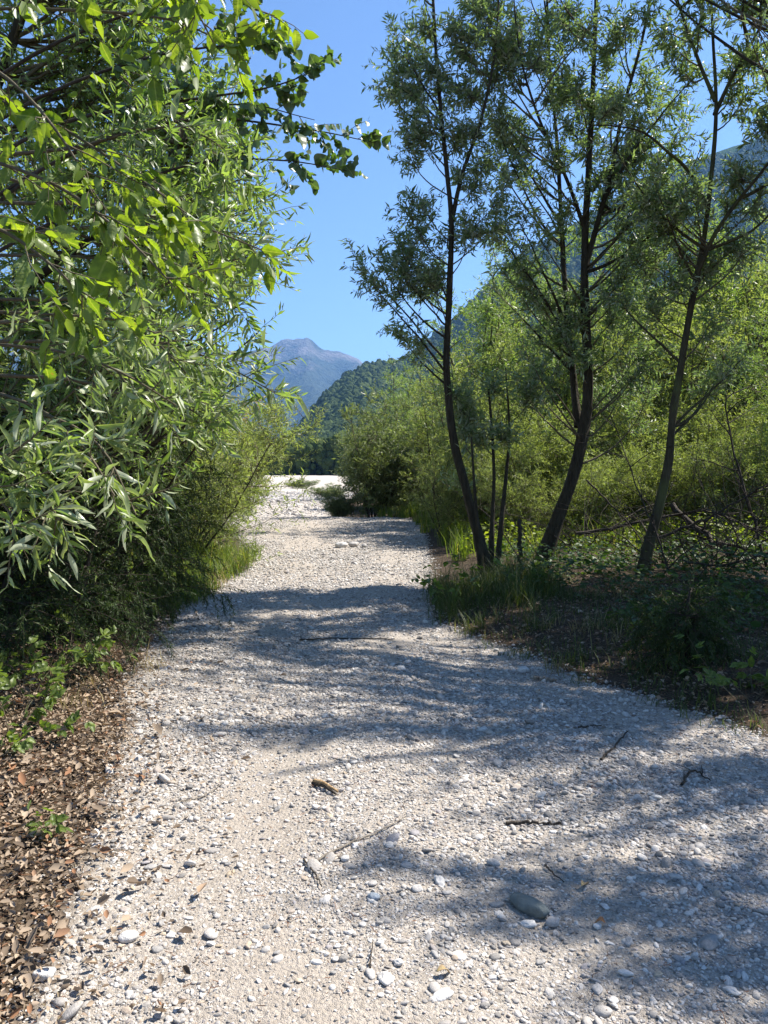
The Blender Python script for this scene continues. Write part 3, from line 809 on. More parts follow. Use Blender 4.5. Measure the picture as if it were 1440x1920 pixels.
make_tree('willow_tree', 'young willow just outside the picture, dappling the near gravel with shade', (6.6, 3.4, float(gh(6.6, 3.4))), E1, bl, 'slim', T_DIAMOND, (0.07, 0.019), twigs=9, twig_len=0.26, per=11, seed=15, limb_r=0.012, slope=0.6)
G1 = [(smooth_line([(7.2, 9.2, 0), (7.0, 9.1, 2), (6.9, 9.2, 4), (6.8, 9.2, 6), (6.7, 9.3, 8.5)], 26), 0.2, 0.03)]
bl = [shadow_blob(1.0, 9.0, 7.5, 0.9, 30), shadow_blob(2.0, 8.3, 7.0, 1.1, 40), shadow_blob(3.2, 7.6, 6.0, 1.1, 36), shadow_blob(3.2, 9.6, 6.2, 1.2, 40), shadow_blob(2.2, 6.6, 7.0, 0.9, 30), shadow_blob(4.4, 8.4, 4.8, 1.0, 24), shadow_blob(3.0, 5.6, 6.5, .9, 30), shadow_blob(1.6, 7.4, 7.4, .7, 20), shadow_blob(1.3, 6.6, 7.2, .6, 20), shadow_blob(2.4, 5.3, 6.6, .7, 20), shadow_blob(3.6, 4.9, 6, .8, 18)]
make_tree('willow_tree', 'spreading willow beyond the right edge of the picture, shading the dark bank', (7.2, 9.2, float(gh(7.2, 9.2))), G1, bl, 'slim', T_DIAMOND, (0.11, 0.034), twigs=10, twig_len=0.4, per=12, seed=16, limb_r=0.02, slope=0.7)

# the thicket behind: shrubs of four growth forms, copied
def shrub(name, label, seed, h, r, nstem, leafmat, T, leaf, twigs, per, twig_len, lean=0.35, group=None, cat='shrub', droop=0.05, spread=0.8, loc=(0, 0, 0), low=0.12, wander=0.06):
    rng = np.random.default_rng(seed)
    root = thing(name, loc, label, cat, group)
    az = rng.uniform(0, 6.28, nstem)
    ln = lean * np.sqrt(rng.random(nstem))
    d = np.stack([np.cos(az) * ln, np.sin(az) * ln, np.ones(nstem)], 1)
    s = np.stack([np.cos(az), np.sin(az), np.zeros(nstem)], 1) * (0.12 * r * rng.random((nstem, 1)))
    st = grow(rng, s, d, h * rng.uniform(0.6, 1.05, nstem), 12, wander, 0.0)
    mb = MB()
    tubes(mb, st, 0.0055 * h * rng.uniform(0.5, 1.2, nstem), 0.003, 6)
    link('stem', mb.mesh('stem', M['bark_dark']), root)['kind'] = 'stuff'
    mb = MB()
    p, t, tt = along(rng, st, 14, low, 0.98)
    dd = nrm(0.55 * t + 0.9 * nrm(rng.normal(size=t.shape) * np.array([1, 1, 0.5])))
    L = r * 0.62 * np.clip(1.25 - tt, 0.25, 1) * rng.uniform(0.5, 1.2, len(p))
    lb = grow(rng, p, dd, L, 5, 0.12, 0.05)
    tubes(mb, lb, 0.0028 * h, 0.002, 3)
    p, t, _ = along(rng, lb, twigs, 0.15, 1.0)
    tw = grow(rng, p, nrm(0.7 * t + 0.8 * nrm(rng.normal(size=t.shape))), twig_len * rng.uniform(0.5, 1.3, len(p)), 3, 0.15, 0.03)
    tubes(mb, tw, 0.0028, 0.001, 3)
    cm = MB()
    p, t, _ = along(rng, tw, per, 0.1, 1.0)
    ax, nv = leaf_frames(rng, p, t, spread, droop, 0.6)
    sz = np.exp(0.25 * rng.normal(size=len(p)))
    cl = np.repeat(rng.random(len(tw)), per)
    leaves(cm, rng, p, ax, nv, leaf[0] * sz, leaf[1] * sz, T, np.clip(0.65 * cl + 0.35 * rng.random(len(p)), 0, 1))
    cr = link('crown', cm.mesh('crown', M[leafmat]), root)
    cr['kind'] = 'stuff'
    w = link('twigs', mb.mesh('twigs', M['twig']), cr)
    w['kind'] = 'stuff'
    return root

THICK = 'willow shrubs of the thicket behind the trunks'
TL = 'olive-green willow shrub in the tangled thicket behind the three trunks'
protos = [shrub('willow_shrub', TL, 21, 5.6, 2.3, 11, 'olive', T_DIAMOND, (0.10, 0.022), 8, 12, 0.42, 0.32, THICK),
          shrub('willow_shrub', TL, 22, 5.0, 2.6, 12, 'olive', T_DIAMOND, (0.10, 0.022), 8, 12, 0.42, 0.45, THICK),
          shrub('willow_shrub', TL, 23, 6.4, 2.0, 9, 'willow', T_DIAMOND, (0.10, 0.022), 8, 12, 0.45, 0.25, THICK)]
spots = [  # px column, depth, scale, proto, turn
    (835, 17.0, .45, 1, 0), (885, 18.5, .8, 0, 1), (905, 22.0, 1.15, 2, 2), (960, 20.0, 1.0, 1, 3), (1010, 23.0, 1.25, 0, 4), (1060, 19.0, 1.05, 2, 5), (1120, 21.0, 1.2, 1, 6),
    (1180, 19.0, 1.1, 0, .5), (1235, 20.5, 1.35, 2, 1.5), (1290, 18.5, 1.15, 1, 2.5), (1345, 20.5, 1.2, 0, 3.5), (1395, 20.5, 1.3, 2, 4.5), (1430, 16.5, .7, 1, 5.5), (1475, 14.5, .65, 2, .2),
    (1490, 19.5, 1.35, 0, 1.2), (1330, 23.0, 1.65, 1, 2.2), (1430, 22.0, 1.7, 0, 3.2), (1200, 26.0, 1.55, 1, 4.2), (1090, 27.0, 1.5, 0, 5.2), (980, 28.0, 1.45, 2, 0.7), (885, 27.0, 1.15, 1, 1.7), (835, 23.0, .85, 0, 2.7),]
used = set()
for (px, Y, s, k, rz) in spots:
    o = protos[k] if k not in used else copy_tree(protos[k])
    used.add(k)
    o.location = G(px, Y)
    o.rotation_euler = (0, 0, rz)
    o.scale = (s, s, s)
    zone = ('beside the slender willow', 'between the slender willow and the furrowed trunk', 'between the furrowed trunk and the curved trunk', 'right of the curved trunk')[(px > 900) + (px > 1080) + (px > 1260)]
    o['label'] = ('near ' if Y < 20 else 'tall back-row ') + 'olive-green willow shrub of the thicket ' + zone
# bushes standing in the gravel in the gap between the tree rows
b0 = shrub('willow_bush', 'rounded green willow bush standing on the gravel at the end of the path', 31, 3.4, 1.9, 14, 'bush', T_DIAMOND, (0.105, 0.027), 9, 11, 0.4, 0.5, low=0.06)
b0.location = G(700, 27.5); b0.scale = (1.25, 1.25, 1.22)
def again(o, px, Y, s, rz, label, cat=None, group=None):
    c = copy_tree(o)
    c.location = G(px, Y); c.rotation_euler = (0, 0, rz)
    c.scale = s if isinstance(s, tuple) else (s, s, s)
    c['label'] = label
    if group: c['group'] = group
    elif 'group' in c: del c['group']
    return c
again(b0, 782, 30, 1.45, 2.0, 'tall bright-topped willow bush between the rounded bush and the slender tree')
again(b0, 742, 40, 1.5, 1.0, 'willow bush behind the rounded bush on the gravel')
again(b0, 640, 27.5, (.55, .5, .34), 4.0, 'low dark bush at the foot of the rounded bush on the gravel')
again(b0, 700, 62, 1.7, 5.0, 'hazy tree behind the bushes at the end of the path')
again(b0, 622, 70, (1.3, 1.0, .38), 3.3, 'low dark scrub on the river bed, far left of the rounded bush')
again(b0, 560, 110, (2.2, 1.2, .4), 0.8, 'flat strip of scrub at the far edge of the river bed')
again(protos[2], 742, 48, 1.35, 3.0, 'pointed pale green tree rising above the bushes at the end of the path')
again(protos[2], 790, 60, 1.5, 1.0, 'tall slim tree in front of the rocky shoulder of the hill')

# left side --------------------------------------------------------------------------------------
Lt = [(smooth_line([(-4.9, 6.6, 0), (-4.7, 6.5, 1.5), (-4.5, 6.5, 3), (-4.1, 6.6, 5), (-3.9, 6.6, 7.5), (-3.8, 6.6, 9.5)], 26), 0.2, 0.02),
      (smooth_line([(-4.6, 6.5, 2.2), (-3.9, 6.4, 3.4), (-3.1, 6.3, 4.6), (-2.5, 6.3, 6.4), (-2.2, 6.3, 8)], 26), 0.1, 0.012),
      (smooth_line([(-4.6, 6.5, 1.6), (-3.8, 6.2, 2.3), (-2.9, 6.0, 2.9), (-2.0, 5.9, 3.5), (-1.5, 5.8, 4.0)], 26), 0.08, 0.012)]
blL = [PB(103, 120, 6.6, 190, 150, 1.2, 26), PB(313, 100, 6.6, 130, 130, 1.1, 24), PB(413, 270, 6.3, 90, 110, .9, 20), PB(163, 380, 6.3, 200, 120, 1.1, 28), PB(383, 480, 6.2, 110, 110, .9, 24),
       PB(103, 620, 6.0, 170, 110, 1.0, 22), PB(353, 640, 6.0, 120, 90, .9, 22), PB(163, 760, 5.8, 180, 70, .9, 18), PB(403, 730, 5.9, 80, 50, .7, 10), PB(183, -150, 6.6, 260, 140, 1.4, 26), PB(-167, 200, 6.6, 150, 400, 1.2, 30)]
make_tree('willow_tree', 'dense broad willow tree filling the space behind the hornbeam branches', (-4.9, 6.6, float(gh(-4.9, 6.6))), Lt, blL, 'willow', T_DIAMOND, (0.085, 0.02), twigs=13, twig_len=0.42, per=14, seed=41, limb_r=0.018, slope=0.55, spread=0.9)

# ------------------------------------------------------------------ single leaves near the lens
def leaf_mesh(name, kind, mat, seed):
    """one detailed leaf, unit length along x"""
    r = np.random.default_rng(seed)
    nst = 22 if kind == 'horn' else 12
    V, Fq = [], []
    cur = r.uniform(0.10, 0.28)
    for i in range(nst + 1):
        x = i / nst
        if kind == 'horn':
            w = 0.25 * (math.sin(math.pi * x ** 0.80) ** 0.78) * (1 - 0.35 * x)
        elif kind == 'lance':
            w = 0.082 * (math.sin(math.pi * x ** 0.9) ** 0.8)
        elif kind == 'round':
            w = 0.47 * (math.sin(math.pi * x ** 0.62) ** 0.62) * (1 - 0.35 * x ** 3)
        else:
            w = 0.30 * (math.sin(math.pi * x ** 0.72) ** 0.75)
        if kind in ('horn', 'bramble') and 0 < i < nst:
            w *= 1.0 + (0.07 if i % 2 else -0.05)
        z0 = -cur * x * x + 0.035 * math.sin(7 * x + seed)
        for j, s in enumerate((-1, -0.5, 0, 0.5, 1)):
            pleat = 0.0
            if kind == 'horn':
                pleat = 0.015 * (1 if i % 2 else -1) * (abs(s) > 0)
            xx = x + (0.10 * abs(s) if kind in ('horn',) else 0.0) * (1 - x)
            V.append((xx, s * w, z0 + 0.28 * w * abs(s) ** 1.4 + pleat + 0.008 * r.normal()))
    for i in range(nst):
        for j in range(4):
            a = i * 5 + j
            Fq.append((a, a + 5, a + 6, a + 1))
    V = np.array(V)
    V[:, 1] += 0.05 * r.normal() * np.sin(V[:, 0] * 3)
    return np_mesh(name, V, [np.array(Fq)], [mat], smooth=(kind != 'horn'))
LM = {k: [leaf_mesh('leaf_' + k, k, m, 50 + 10 * q + i) for i in range(5)] for q, (k, m) in enumerate((('horn', M['horn']), ('lance', M['willow_near']), ('round', M['poplar_obj']), ('bramble', M['bramble'])))}
def put_leaves(rng, root, kind, pos, ax, nv, L, limit=300):
    """each leaf an object under its plant; those past the limit joined into one part"""
    a = nrm(ax); b = nrm(np.cross(nv, a)); n = np.cross(a, b)
    loc = np.array(root.location)
    # nearest ones are singled out
    order = np.argsort(np.linalg.norm(pos - np.array([0, 0, CAMZ]), axis=1) / L)
    for k in order[:limit]:
        o = bpy.data.objects.new('leaf', LM[kind][int(rng.integers(5))])
        COL.objects.link(o)
        o.parent = root
        R = Matrix(((a[k][0], b[k][0], n[k][0]), (a[k][1], b[k][1], n[k][1]), (a[k][2], b[k][2], n[k][2])))
        o.matrix_basis = Matrix.Translation(Vector(pos[k] - loc)) @ R.to_4x4() @ Matrix.Scale(float(L[k]), 4)
    return order[limit:]
def spray(rng, name, label, loc, mains, kind, massmat, T, leafL, leafW, twigs, per, twig_len, droop, spread, upn, r=(0.008, 0.002), limit=300, group=None, cat='tree', planar=0.0, twig_up=0.0, trunk=None, bark='twig', t0=0.25):
    """branches given as lists of points, each with side twigs and single leaves"""
    root = thing(name, loc, label, cat, group)
    loc = np.asarray(root.location)
    if trunk is not None:
        mb = MB(); tubes(mb, smooth_line(trunk[0], 20)[None], trunk[1], trunk[2], 10, knob=.03, rng=rng)
        link('trunk', mb.mesh('trunk', M['bark'], loc), root)
    ML = np.stack([smooth_line(m, 16) for m in mains])
    for m in ML:
        mb = MB(); tubes(mb, m[None], r[0], r[1], 6)
        link('branch', mb.mesh('branch', M[bark], loc), root)
    p, t, s = along(rng, ML, twigs, t0, 0.98)
    rd = nrm(rng.normal(size=t.shape) * np.array([1, 1, 1 - planar]))
    tw = grow(rng, p, nrm(0.75 * t + 0.75 * rd), twig_len * rng.uniform(0.5, 1.25, len(p)) * (1.15 - 0.5 * s), 5, 0.1, twig_up)
    mb = MB(); tubes(mb, tw, 0.0022, 0.0008, 4)
    link('twigs', mb.mesh('twigs', M[bark], loc), root)['kind'] = 'stuff'
    allt = tw
    p, t, s = along(rng, allt, per, 0.12, 1.0)
    ax, nv = leaf_frames(rng, p, t, spread, droop, upn)
    sz = np.exp(0.30 * rng.normal(size=len(p))) * (1.1 - 0.35 * s)
    rest = put_leaves(rng, root, kind, p, ax, nv, leafL * sz, limit)
    if len(rest):
        cm = MB()
        leaves(cm, rng, p[rest], ax[rest], nv[rest], leafL * sz[rest], leafW * sz[rest], T)
        cr = link('leaves', cm.mesh('leaves', M[massmat], loc), root)
        cr['kind'] = 'stuff'
    return root
rng = np.random.default_rng(61)
# hornbeam: arching sprays from a tree out to the left
mains = [[P(-260, 60, 2.7), P(-60, 20, 2.6), P(150, 20, 2.5), P(330, 40, 2.4), P(470, 110, 2.3)],
         [P(-240, -140, 2.6), P(0, -110, 2.5), P(250, -70, 2.4), P(420, -20, 2.3), P(505, 50, 2.3)],
         [P(-260, 160, 2.5), P(-80, 170, 2.4), P(80, 220, 2.3), P(240, 320, 2.2), P(350, 400, 2.1)],
         [P(-260, 300, 2.2), P(-80, 290, 2.1), P(90, 340, 2.0), P(220, 430, 1.95), P(330, 540, 1.9)],
         [P(-260, 250, 2.6), P(0, 330, 2.5), P(200, 390, 2.4), P(360, 420, 2.3), P(520, 480, 2.3)],
         [P(-260, 30, 2.3), P(-100, 80, 2.2), P(30, 160, 2.1), P(130, 280, 2.0), P(190, 400, 2.0)],
         [P(-260, 420, 2.0), P(-120, 400, 1.9), P(0, 430, 1.85), P(100, 500, 1.8), P(160, 560, 1.8)],
         [P(-200, -260, 2.5), P(20, -220, 2.4), P(200, -140, 2.3), P(330, -40, 2.2), P(400, 80, 2.2)]]
spray(rng, 'hornbeam_tree', 'bright backlit hornbeam branches with pleated toothed leaves hanging in from the upper left', (-2.6, 2.6, float(gh(-2.6, 2.6))), mains, 'horn', 'horn_mass', T_ROUND,
      0.058, 0.027, 12, 9, 0.32, 0.6, 0.8, 0.5, (0.007, 0.002), 300, planar=0.5, twig_up=-0.06, trunk=([(-2.6, 2.6, 0), (-2.55, 2.6, 1.5), (-2.4, 2.6, 3.0), (-2.2, 2.5, 4.4)], 0.07, 0.02))
# near willow, long pale leaves
mains = [[P(-240, 700, 2.0), P(-80, 720, 1.9), P(60, 760, 1.8), P(150, 830, 1.75), P(215, 930, 1.7)],
         [P(-240, 820, 1.8), P(-100, 830, 1.75), P(0, 850, 1.7), P(70, 900, 1.65), P(110, 975, 1.6)],
         [P(-240, 760, 2.1), P(-60, 760, 2.0), P(90, 780, 1.9), P(190, 840, 1.85), P(255, 965, 1.8)],
         [P(-240, 620, 2.3), P(-60, 640, 2.2), P(120, 660, 2.1), P(230, 700, 2.0), P(330, 760, 2.0)],
         [P(-240, 560, 2.5), P(-60, 580, 2.4), P(100, 590, 2.3), P(220, 600, 2.3), P(330, 640, 2.2)],
         [P(-240, 880, 1.7), P(-120, 890, 1.65), P(-40, 910, 1.6), P(10, 950, 1.6), P(40, 1000, 1.55)]]
spray(rng, 'willow_tree', 'near willow branches with long narrow grey-green leaves low at the left edge', (-2.3, 2.0, float(gh(-2.3, 2.0))), mains, 'lance', 'willow', T_LANCE,
      0.062, 0.0105, 14, 11, 0.2, 0.1, 0.85, 0.3, (0.006, 0.002), 300, trunk=([(-2.3, 2.0, 0), (-2.3, 2.0, 1.0), (-2.2, 2.0, 1.9), (-2.0, 2.1, 2.9)], 0.05, 0.015))
# second willow, sprays reaching out over the path in the middle distance
mains = [[P(-150, 640, 4.2), P(120, 640, 4.0), P(290, 640, 3.9), P(410, 680, 3.8), P(530, 745, 3.7)],
         [P(-150, 560, 4.2), P(150, 560, 4.0), P(290, 540, 3.8), P(380, 500, 3.7), P(535, 470, 3.6)],
         [P(-150, 480, 4.2), P(120, 480, 4.1), P(260, 500, 4.0), P(360, 540, 3.9), P(475, 590, 3.8)],
         [P(-150, 700, 4.0), P(120, 710, 3.9), P(230, 740, 3.8), P(340, 760, 3.7), P(400, 800, 3.7)],
         [P(-150, 380, 4.4), P(150, 380, 4.2), P(290, 370, 4.1), P(380, 360, 4.0), P(470, 330, 3.9)],
         [P(-150, 460, 4.0), P(120, 430, 3.9), P(260, 420, 3.8), P(360, 430, 3.7), P(490, 440, 3.7)],
         [P(-150, 620, 3.6), P(60, 600, 3.5), P(220, 600, 3.4), P(290, 640, 3.3), P(350, 700, 3.3)],
         [P(-150, 300, 4.3), P(120, 280, 4.2), P(240, 250, 4.1), P(350, 240, 4.0), P(450, 300, 4.0)]]
spray(rng, 'willow_tree', 'willow sprays of dark and silvery narrow leaves reaching out over the path below the aspen', (-3.2, 4.2, float(gh(-3.2, 4.2))), mains, 'lance', 'willow', T_LANCE,
      0.078, 0.0145, 30, 14, 0.34, 0.1, 0.85, 0.4, (0.012, 0.002), 300, trunk=([(-3.2, 4.2, 0), (-3.15, 4.2, 1.2), (-3.0, 4.2, 2.6), (-2.8, 4.2, 4.2)], 0.09, 0.02))
# aspen with round leaves
mains = [[P(-160, 520, 4.9), P(60, 330, 4.7), P(250, 240, 4.6), P(440, 195, 4.5), P(590, 225, 4.4)],
         [P(-160, 470, 4.8), P(110, 300, 4.7), P(350, 225, 4.6), P(560, 240, 4.5), P(705, 268, 4.4)],
         [P(-160, 330, 4.8), P(60, 190, 4.7), P(270, 110, 4.6), P(430, 85, 4.5), P(545, 80, 4.4)],
         [P(-160, 560, 4.8), P(130, 400, 4.7), P(350, 310, 4.6), P(520, 300, 4.5), P(650, 320, 4.4)],
         [P(-160, 400, 4.7), P(90, 240, 4.6), P(340, 190, 4.5), P(500, 165, 4.4), P(600, 130, 4.4)],
         [P(-160, 260, 4.8), P(50, 110, 4.7), P(230, 30, 4.6), P(380, -10, 4.5), P(500, -40, 4.4)]]
spray(rng, 'aspen_tree', 'aspen branches with round dark leaves stretched out against the blue sky', (-4.0, 4.9, float(gh(-4.0, 4.9))), mains, 'round', 'poplar', T_ROUND,
      0.05, 0.046, 18, 12, 0.3, 0.5, 0.9, 0.3, (0.013, 0.002), 300, bark='bark_dark', trunk=([(-4.0, 4.9, 0), (-3.9, 4.9, 1.5), (-3.6, 4.9, 3.0), (-3.4, 4.9, 5.2)], 0.1, 0.03), t0=0.35)

# juniper: dark drooping sprays
def juniper(label, loc, h, r, seed, nb, s=1.0):
    rng = np.random.default_rng(seed)
    root = thing('juniper_bush', loc, label, 'bush')
    mb = MB()
    ln = grow(rng, np.zeros((3, 3)), np.array([[0, 0, 1], [.25, .1, 1], [-.2, .2, 1]]), np.array([h, h * .85, h * .8]), 10, 0.05, 0.02)
    tubes(mb, ln, 0.04, 0.006, 7)
    link('trunk', mb.mesh('trunk', M['bark_dark']), root)
    p, t, tt = along(rng, ln, nb, 0.05, 0.98)
    az = rng.uniform(0, 6.28, len(p))
    d = np.stack([np.cos(az), np.sin(az), rng.uniform(0.0, 0.6, len(p))], 1)
    lb = grow(rng, p, d, r * np.clip(1.2 - 0.8 * tt, 0.2, 1) * rng.uniform(0.6, 1.15, len(p)), 6, 0.1, -0.07)
    mb = MB(); tubes(mb, lb, 0.007, 0.002, 4)
    p, t, _ = along(rng, lb, 9, 0.2, 1.0)
    tw = grow(rng, p, nrm(0.6 * t + 0.7 * nrm(rng.normal(size=t.shape))), 0.30 * rng.uniform(0.5, 1.4, len(p)), 5, 0.08, -0.22)
    tubes(mb, tw, 0.002, 0.001, 3)
    cm = MB()
    p, t, _ = along(rng, tw, 34, 0.05, 1.0)
    ax, nv = leaf_frames(rng, p, t, 0.75, 0.25, 0.3)
    leaves(cm, rng, p, ax, nv, 0.036 * np.exp(.3 * rng.normal(size=len(p))), 0.0085, T_DIAMOND, np.repeat(rng.random(len(tw)), 34))
    cr = link('crown', cm.mesh('crown', M['juniper']), root); cr['kind'] = 'stuff'
    w = link('twigs', mb.mesh('twigs', M['bark_dark']), cr); w['kind'] = 'stuff'
    return root
juniper('dark drooping juniper bush in deep shade at the left edge of the path', G(120, 6.6), 2.5, 1.25, 71, 46)
juniper('feathery juniper bush between the dark juniper and the sunlit grass', G(235, 7.6), 2.4, 0.95, 72, 44)
juniper('shaded juniper bush in the left corner behind the brambles', G(-40, 5.9), 2.3, 1.3, 73, 44)

# shrubs further down the left side
lb1 = shrub('willow_shrub', 'feathery pale green willow shrub leaning over the left edge of the path', 81, 3.4, 2.2, 16, 'olive', T_DIAMOND, (0.085, 0.016), 11, 12, 0.4, 0.7, low=0.06)
lb1.location = G(345, 12.8); lb1.scale = (1.0, 1.0, .9)
ORD = ('first', 'second', 'third', 'fourth', 'fifth', 'sixth', 'seventh', 'eighth', 'ninth')
for i, (px, Y, sc_) in enumerate(((985, 14.6, .5), (1040, 16.4, .85), (1105, 15.0, .58), (1160, 16.8, .95), (1225, 15.2, .62), (1290, 16.6, .95), (1350, 14.8, .66), (940, 16.8, .75), (1410, 14.0, .66))):
    again(lb1, px, Y, sc_, 1.3 * i, f'low sunlit willow shrub in the clearing, {ORD[sorted((985, 1040, 1105, 1160, 1225, 1290, 1350, 940, 1410)).index(px)]} counting right from the slender willow', group='low shrubs in the clearing')
again(lb1, 300, 15.5, 1.25, 2.1, 'taller willow shrub behind the feathery shrub on the left')
again(lb1, 385, 20, 1.15, 4.1, 'willow shrub farther down the left side of the path')
again(protos[2], 200, 13, 1.0, 1.1, 'upright willow shrub behind the juniper bushes')
again(protos[0], 60, 11, 1.0, 3.1, 'leafy willow shrub deep behind the left edge of the path')
again(protos[2], 310, 25, 1.1, 0.1, 'pale willow tree far down the left side of the path')
again(protos[0], 350, 34, 1.0, 2.1, 'willow at the edge of the river bed behind the left shrubs')
yt = shrub('birch_tree', 'yellowing tree showing through the left foliage below the mountain', 82, 6.5, 2.0, 6, 'larch', T_DIAMOND, (0.10, 0.05), 5, 7, 0.4, 0.3, cat='tree')
yt.location = G(462, 38); yt.scale = (1.05, 1.05, 1.05)

# ------------------------------------------------------------------ grasses and low cover
def grass(name, label, seed, regions, mat, hgt, wid, lean=0.5):
    rng = np.random.default_rng(seed)
    cm = MB()
    for (x0, x1, y0, y1, n, hs) in regions:
        nc = max(1, n // 26)
        cx, cy = rng.uniform(x0, x1, nc), rng.uniform(y0, y1, nc)
        x = (cx[:, None] + rng.normal(0, 0.07, (nc, 26))).ravel()
        y = (cy[:, None] + rng.normal(0, 0.07, (nc, 26))).ravel()
        keep = gravelness(x, y) < 0.10 + 0.1 * rng.random(len(x))
        x, y = x[keep], y[keep]
        L = hgt * hs * np.exp(0.35 * rng.normal(size=len(x)))
        az = rng.uniform(0, 6.28, len(x))
        d = np.stack([np.cos(az) * lean * rng.random(len(x)), np.sin(az) * lean * rng.random(len(x)), np.ones(len(x))], 1)
        b = np.stack([x, y, gh(x, y) - 0.01], 1)
        # two-piece bent blade
        d = nrm(d)
        out = nrm(d * np.array([1, 1, 0]) + 1e-6)
        mid = b + d * (L * .55)[:, None]
        tip = mid + nrm(d * 0.6 + out * 0.6 + np.array([0, 0, .15])) * (L * .5)[:, None]
        sd = np.stack([-out[:, 1], out[:, 0], np.zeros(len(x))], 1) * (wid * 0.5)
        V = np.stack([b - sd, b + sd, mid - sd * .8, mid + sd * .8, tip], 1)
        k = (np.arange(len(x)) * 5)[:, None]
        cm.add(V, [k + np.array([[0, 1, 3, 2]]), k + np.array([[2, 3, 4]])], np.repeat(rng.random(len(x)), 5))
    o = link(name, cm.mesh(name, M[mat]))
    return tag(o, label, 'grass', kind='stuff')
grass('grass', 'long sunlit green grass on the left verge', 91, [(-4.6, -2.2, 9.0, 14.5, 9000, .85), (-6.5, -3.2, 14, 20, 3500, .9), (-4.0, -2.2, 8.2, 9.5, 900, .5)], 'grass', 0.34, 0.008, 0.8)
grass('grass', 'shaded tall grass around the foot of the slender willow', 92, [(0.62, 2.0, 8.2, 10.4, 4000, .8), (0.55, 1.5, 7.4, 8.6, 500, .45)], 'grass_shade_tone', 0.34, 0.006, 0.9)
grass('grass', 'thin shaded grass on the bank under the right trees', 93, [(1.4, 5.0, 5.4, 10, 1500, .6), (0.8, 4.6, 4.6, 8.8, 4200, .33)], 'grass_shade_tone', 0.30, 0.006, 1.0)
grass('grass', 'dry straw at the foot of the left verge', 94, [(-3.2, -2.0, 8.3, 11.5, 900, .6), (1.0, 3.4, 5.8, 9.5, 700, .6), (-2.6, -1.6, 4.6, 7.0, 260, .45)], 'straw', 0.28, 0.006, 1.4)
grass('grass', 'bright sunlit meadow grass behind the trunks', 95, [(1.2, 11, 12.5, 24, 15000, 1.0)], 'grass', 0.42, 0.011)
grass('grass', 'sunlit grass below the bushes at the end of the path', 96, [(0.9, 2.6, 19, 26, 1800, 1.0), (-0.2, 1.6, 25, 27, 900, .8)], 'grass', 0.4, 0.016)
def cover(name, label, seed, regions, mat, size, T=T_ROUND):
    rng = np.random.default_rng(seed)
    cm = MB()
    for (x0, x1, y0, y1, n, h) in regions:
        nc = max(1, n // 30)
        cx, cy = rng.uniform(x0, x1, nc), rng.uniform(y0, y1, nc)
        ch = h * rng.uniform(0.3, 1.0, nc)
        x = (cx[:, None] + rng.normal(0, 0.16, (nc, 30))).ravel()
        y = (cy[:, None] + rng.normal(0, 0.16, (nc, 30))).ravel()
        z = gh(x, y) + (ch[:, None] * rng.random((nc, 30)) ** 0.7).ravel() + 0.01
        keep = gravelness(x, y) < 0.0
        pos = np.stack([x, y, z], 1)[keep]
        az = rng.uniform(0, 6.28, len(pos))
        ax = np.stack([np.cos(az), np.sin(az), rng.uniform(-.5, .3, len(pos))], 1)
        nv = nrm(np.array([0, 0, 1.0]) + 0.45 * rng.normal(size=pos.shape))
        sz = size * np.exp(0.3 * rng.normal(size=len(pos)))
        leaves(cm, rng, pos, ax, nv, sz, sz * 0.62, T)
    return tag(link(name, cm.mesh(name, M[mat])), label, 'undergrowth', kind='stuff')
cover('undergrowth', 'bright green low growth in the sun behind the trunks', 101, [(1.5, 12, 12, 22, 16000, .7)], 'herb', 0.06, T_DIAMOND)
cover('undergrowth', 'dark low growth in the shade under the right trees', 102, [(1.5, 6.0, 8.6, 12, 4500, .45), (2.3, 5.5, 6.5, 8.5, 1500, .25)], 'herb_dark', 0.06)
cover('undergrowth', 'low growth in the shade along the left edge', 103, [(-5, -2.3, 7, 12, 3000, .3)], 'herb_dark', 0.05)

# dead leaves and debris
rng = np.random.default_rng(111)
def dead_frames(x, y):
    n = len(x)
    az = rng.uniform(0, 6.28, n)
    pos = np.stack([x, y, gh(x, y) + rng.uniform(0.006, 0.035, n)], 1)
    ax = np.stack([np.cos(az), np.sin(az), rng.normal(0, .35, n)], 1)
    nv = nrm(np.array([0, 0, 1.0]) + 0.5 * rng.normal(size=(n, 3)))
    return pos, ax, nv
T_CURL = tpl([(0.3, 0.42, 0.22, 0.0), (0.7, 0.36, 0.20, 0.03)], 0.16)
x = rng.uniform(-3.4, -0.6, 46000); y = rng.uniform(1.6, 6.5, 46000)
g = gravelness(x, y)
k = rng.random(len(x)) < np.where(g < 0, 0.9, 0.30 * np.exp(-g / 0.24)) * np.where(y > 5.4, 0.5, 1)
k &= np.abs(x) < 0.55 * y + .25
x, y = x[k], y[k]
x2 = rng.uniform(0.7, 5, 12000); y2 = rng.uniform(4.2, 10.0, 12000)
g2 = gravelness(x2, y2)
k2 = rng.random(len(x2)) < np.where(g2 < 0.02, 0.9, 0.02)
x3 = rng.uniform(-3.4, -1.8, 5000); y3 = rng.uniform(6.5, 13, 5000)
k3 = rng.random(len(x3)) < np.where(gravelness(x3, y3) < 0.05, 0.6, 0.03)
x, y = np.concatenate([x, x2[k2], x3[k3]]), np.concatenate([y, y2[k2], y3[k3]])
pos, ax, nv = dead_frames(x, y)
sz = 0.023 * np.exp(0.45 * rng.normal(size=len(x)))
cm = MB(); leaves(cm, rng, pos, ax, nv, sz, sz * 0.6, T_CURL)
tag(link('leaf_litter', cm.mesh('leaf_litter', M['dead'])), 'brown curled leaf litter along the edges of the path', 'leaf litter', kind='stuff')
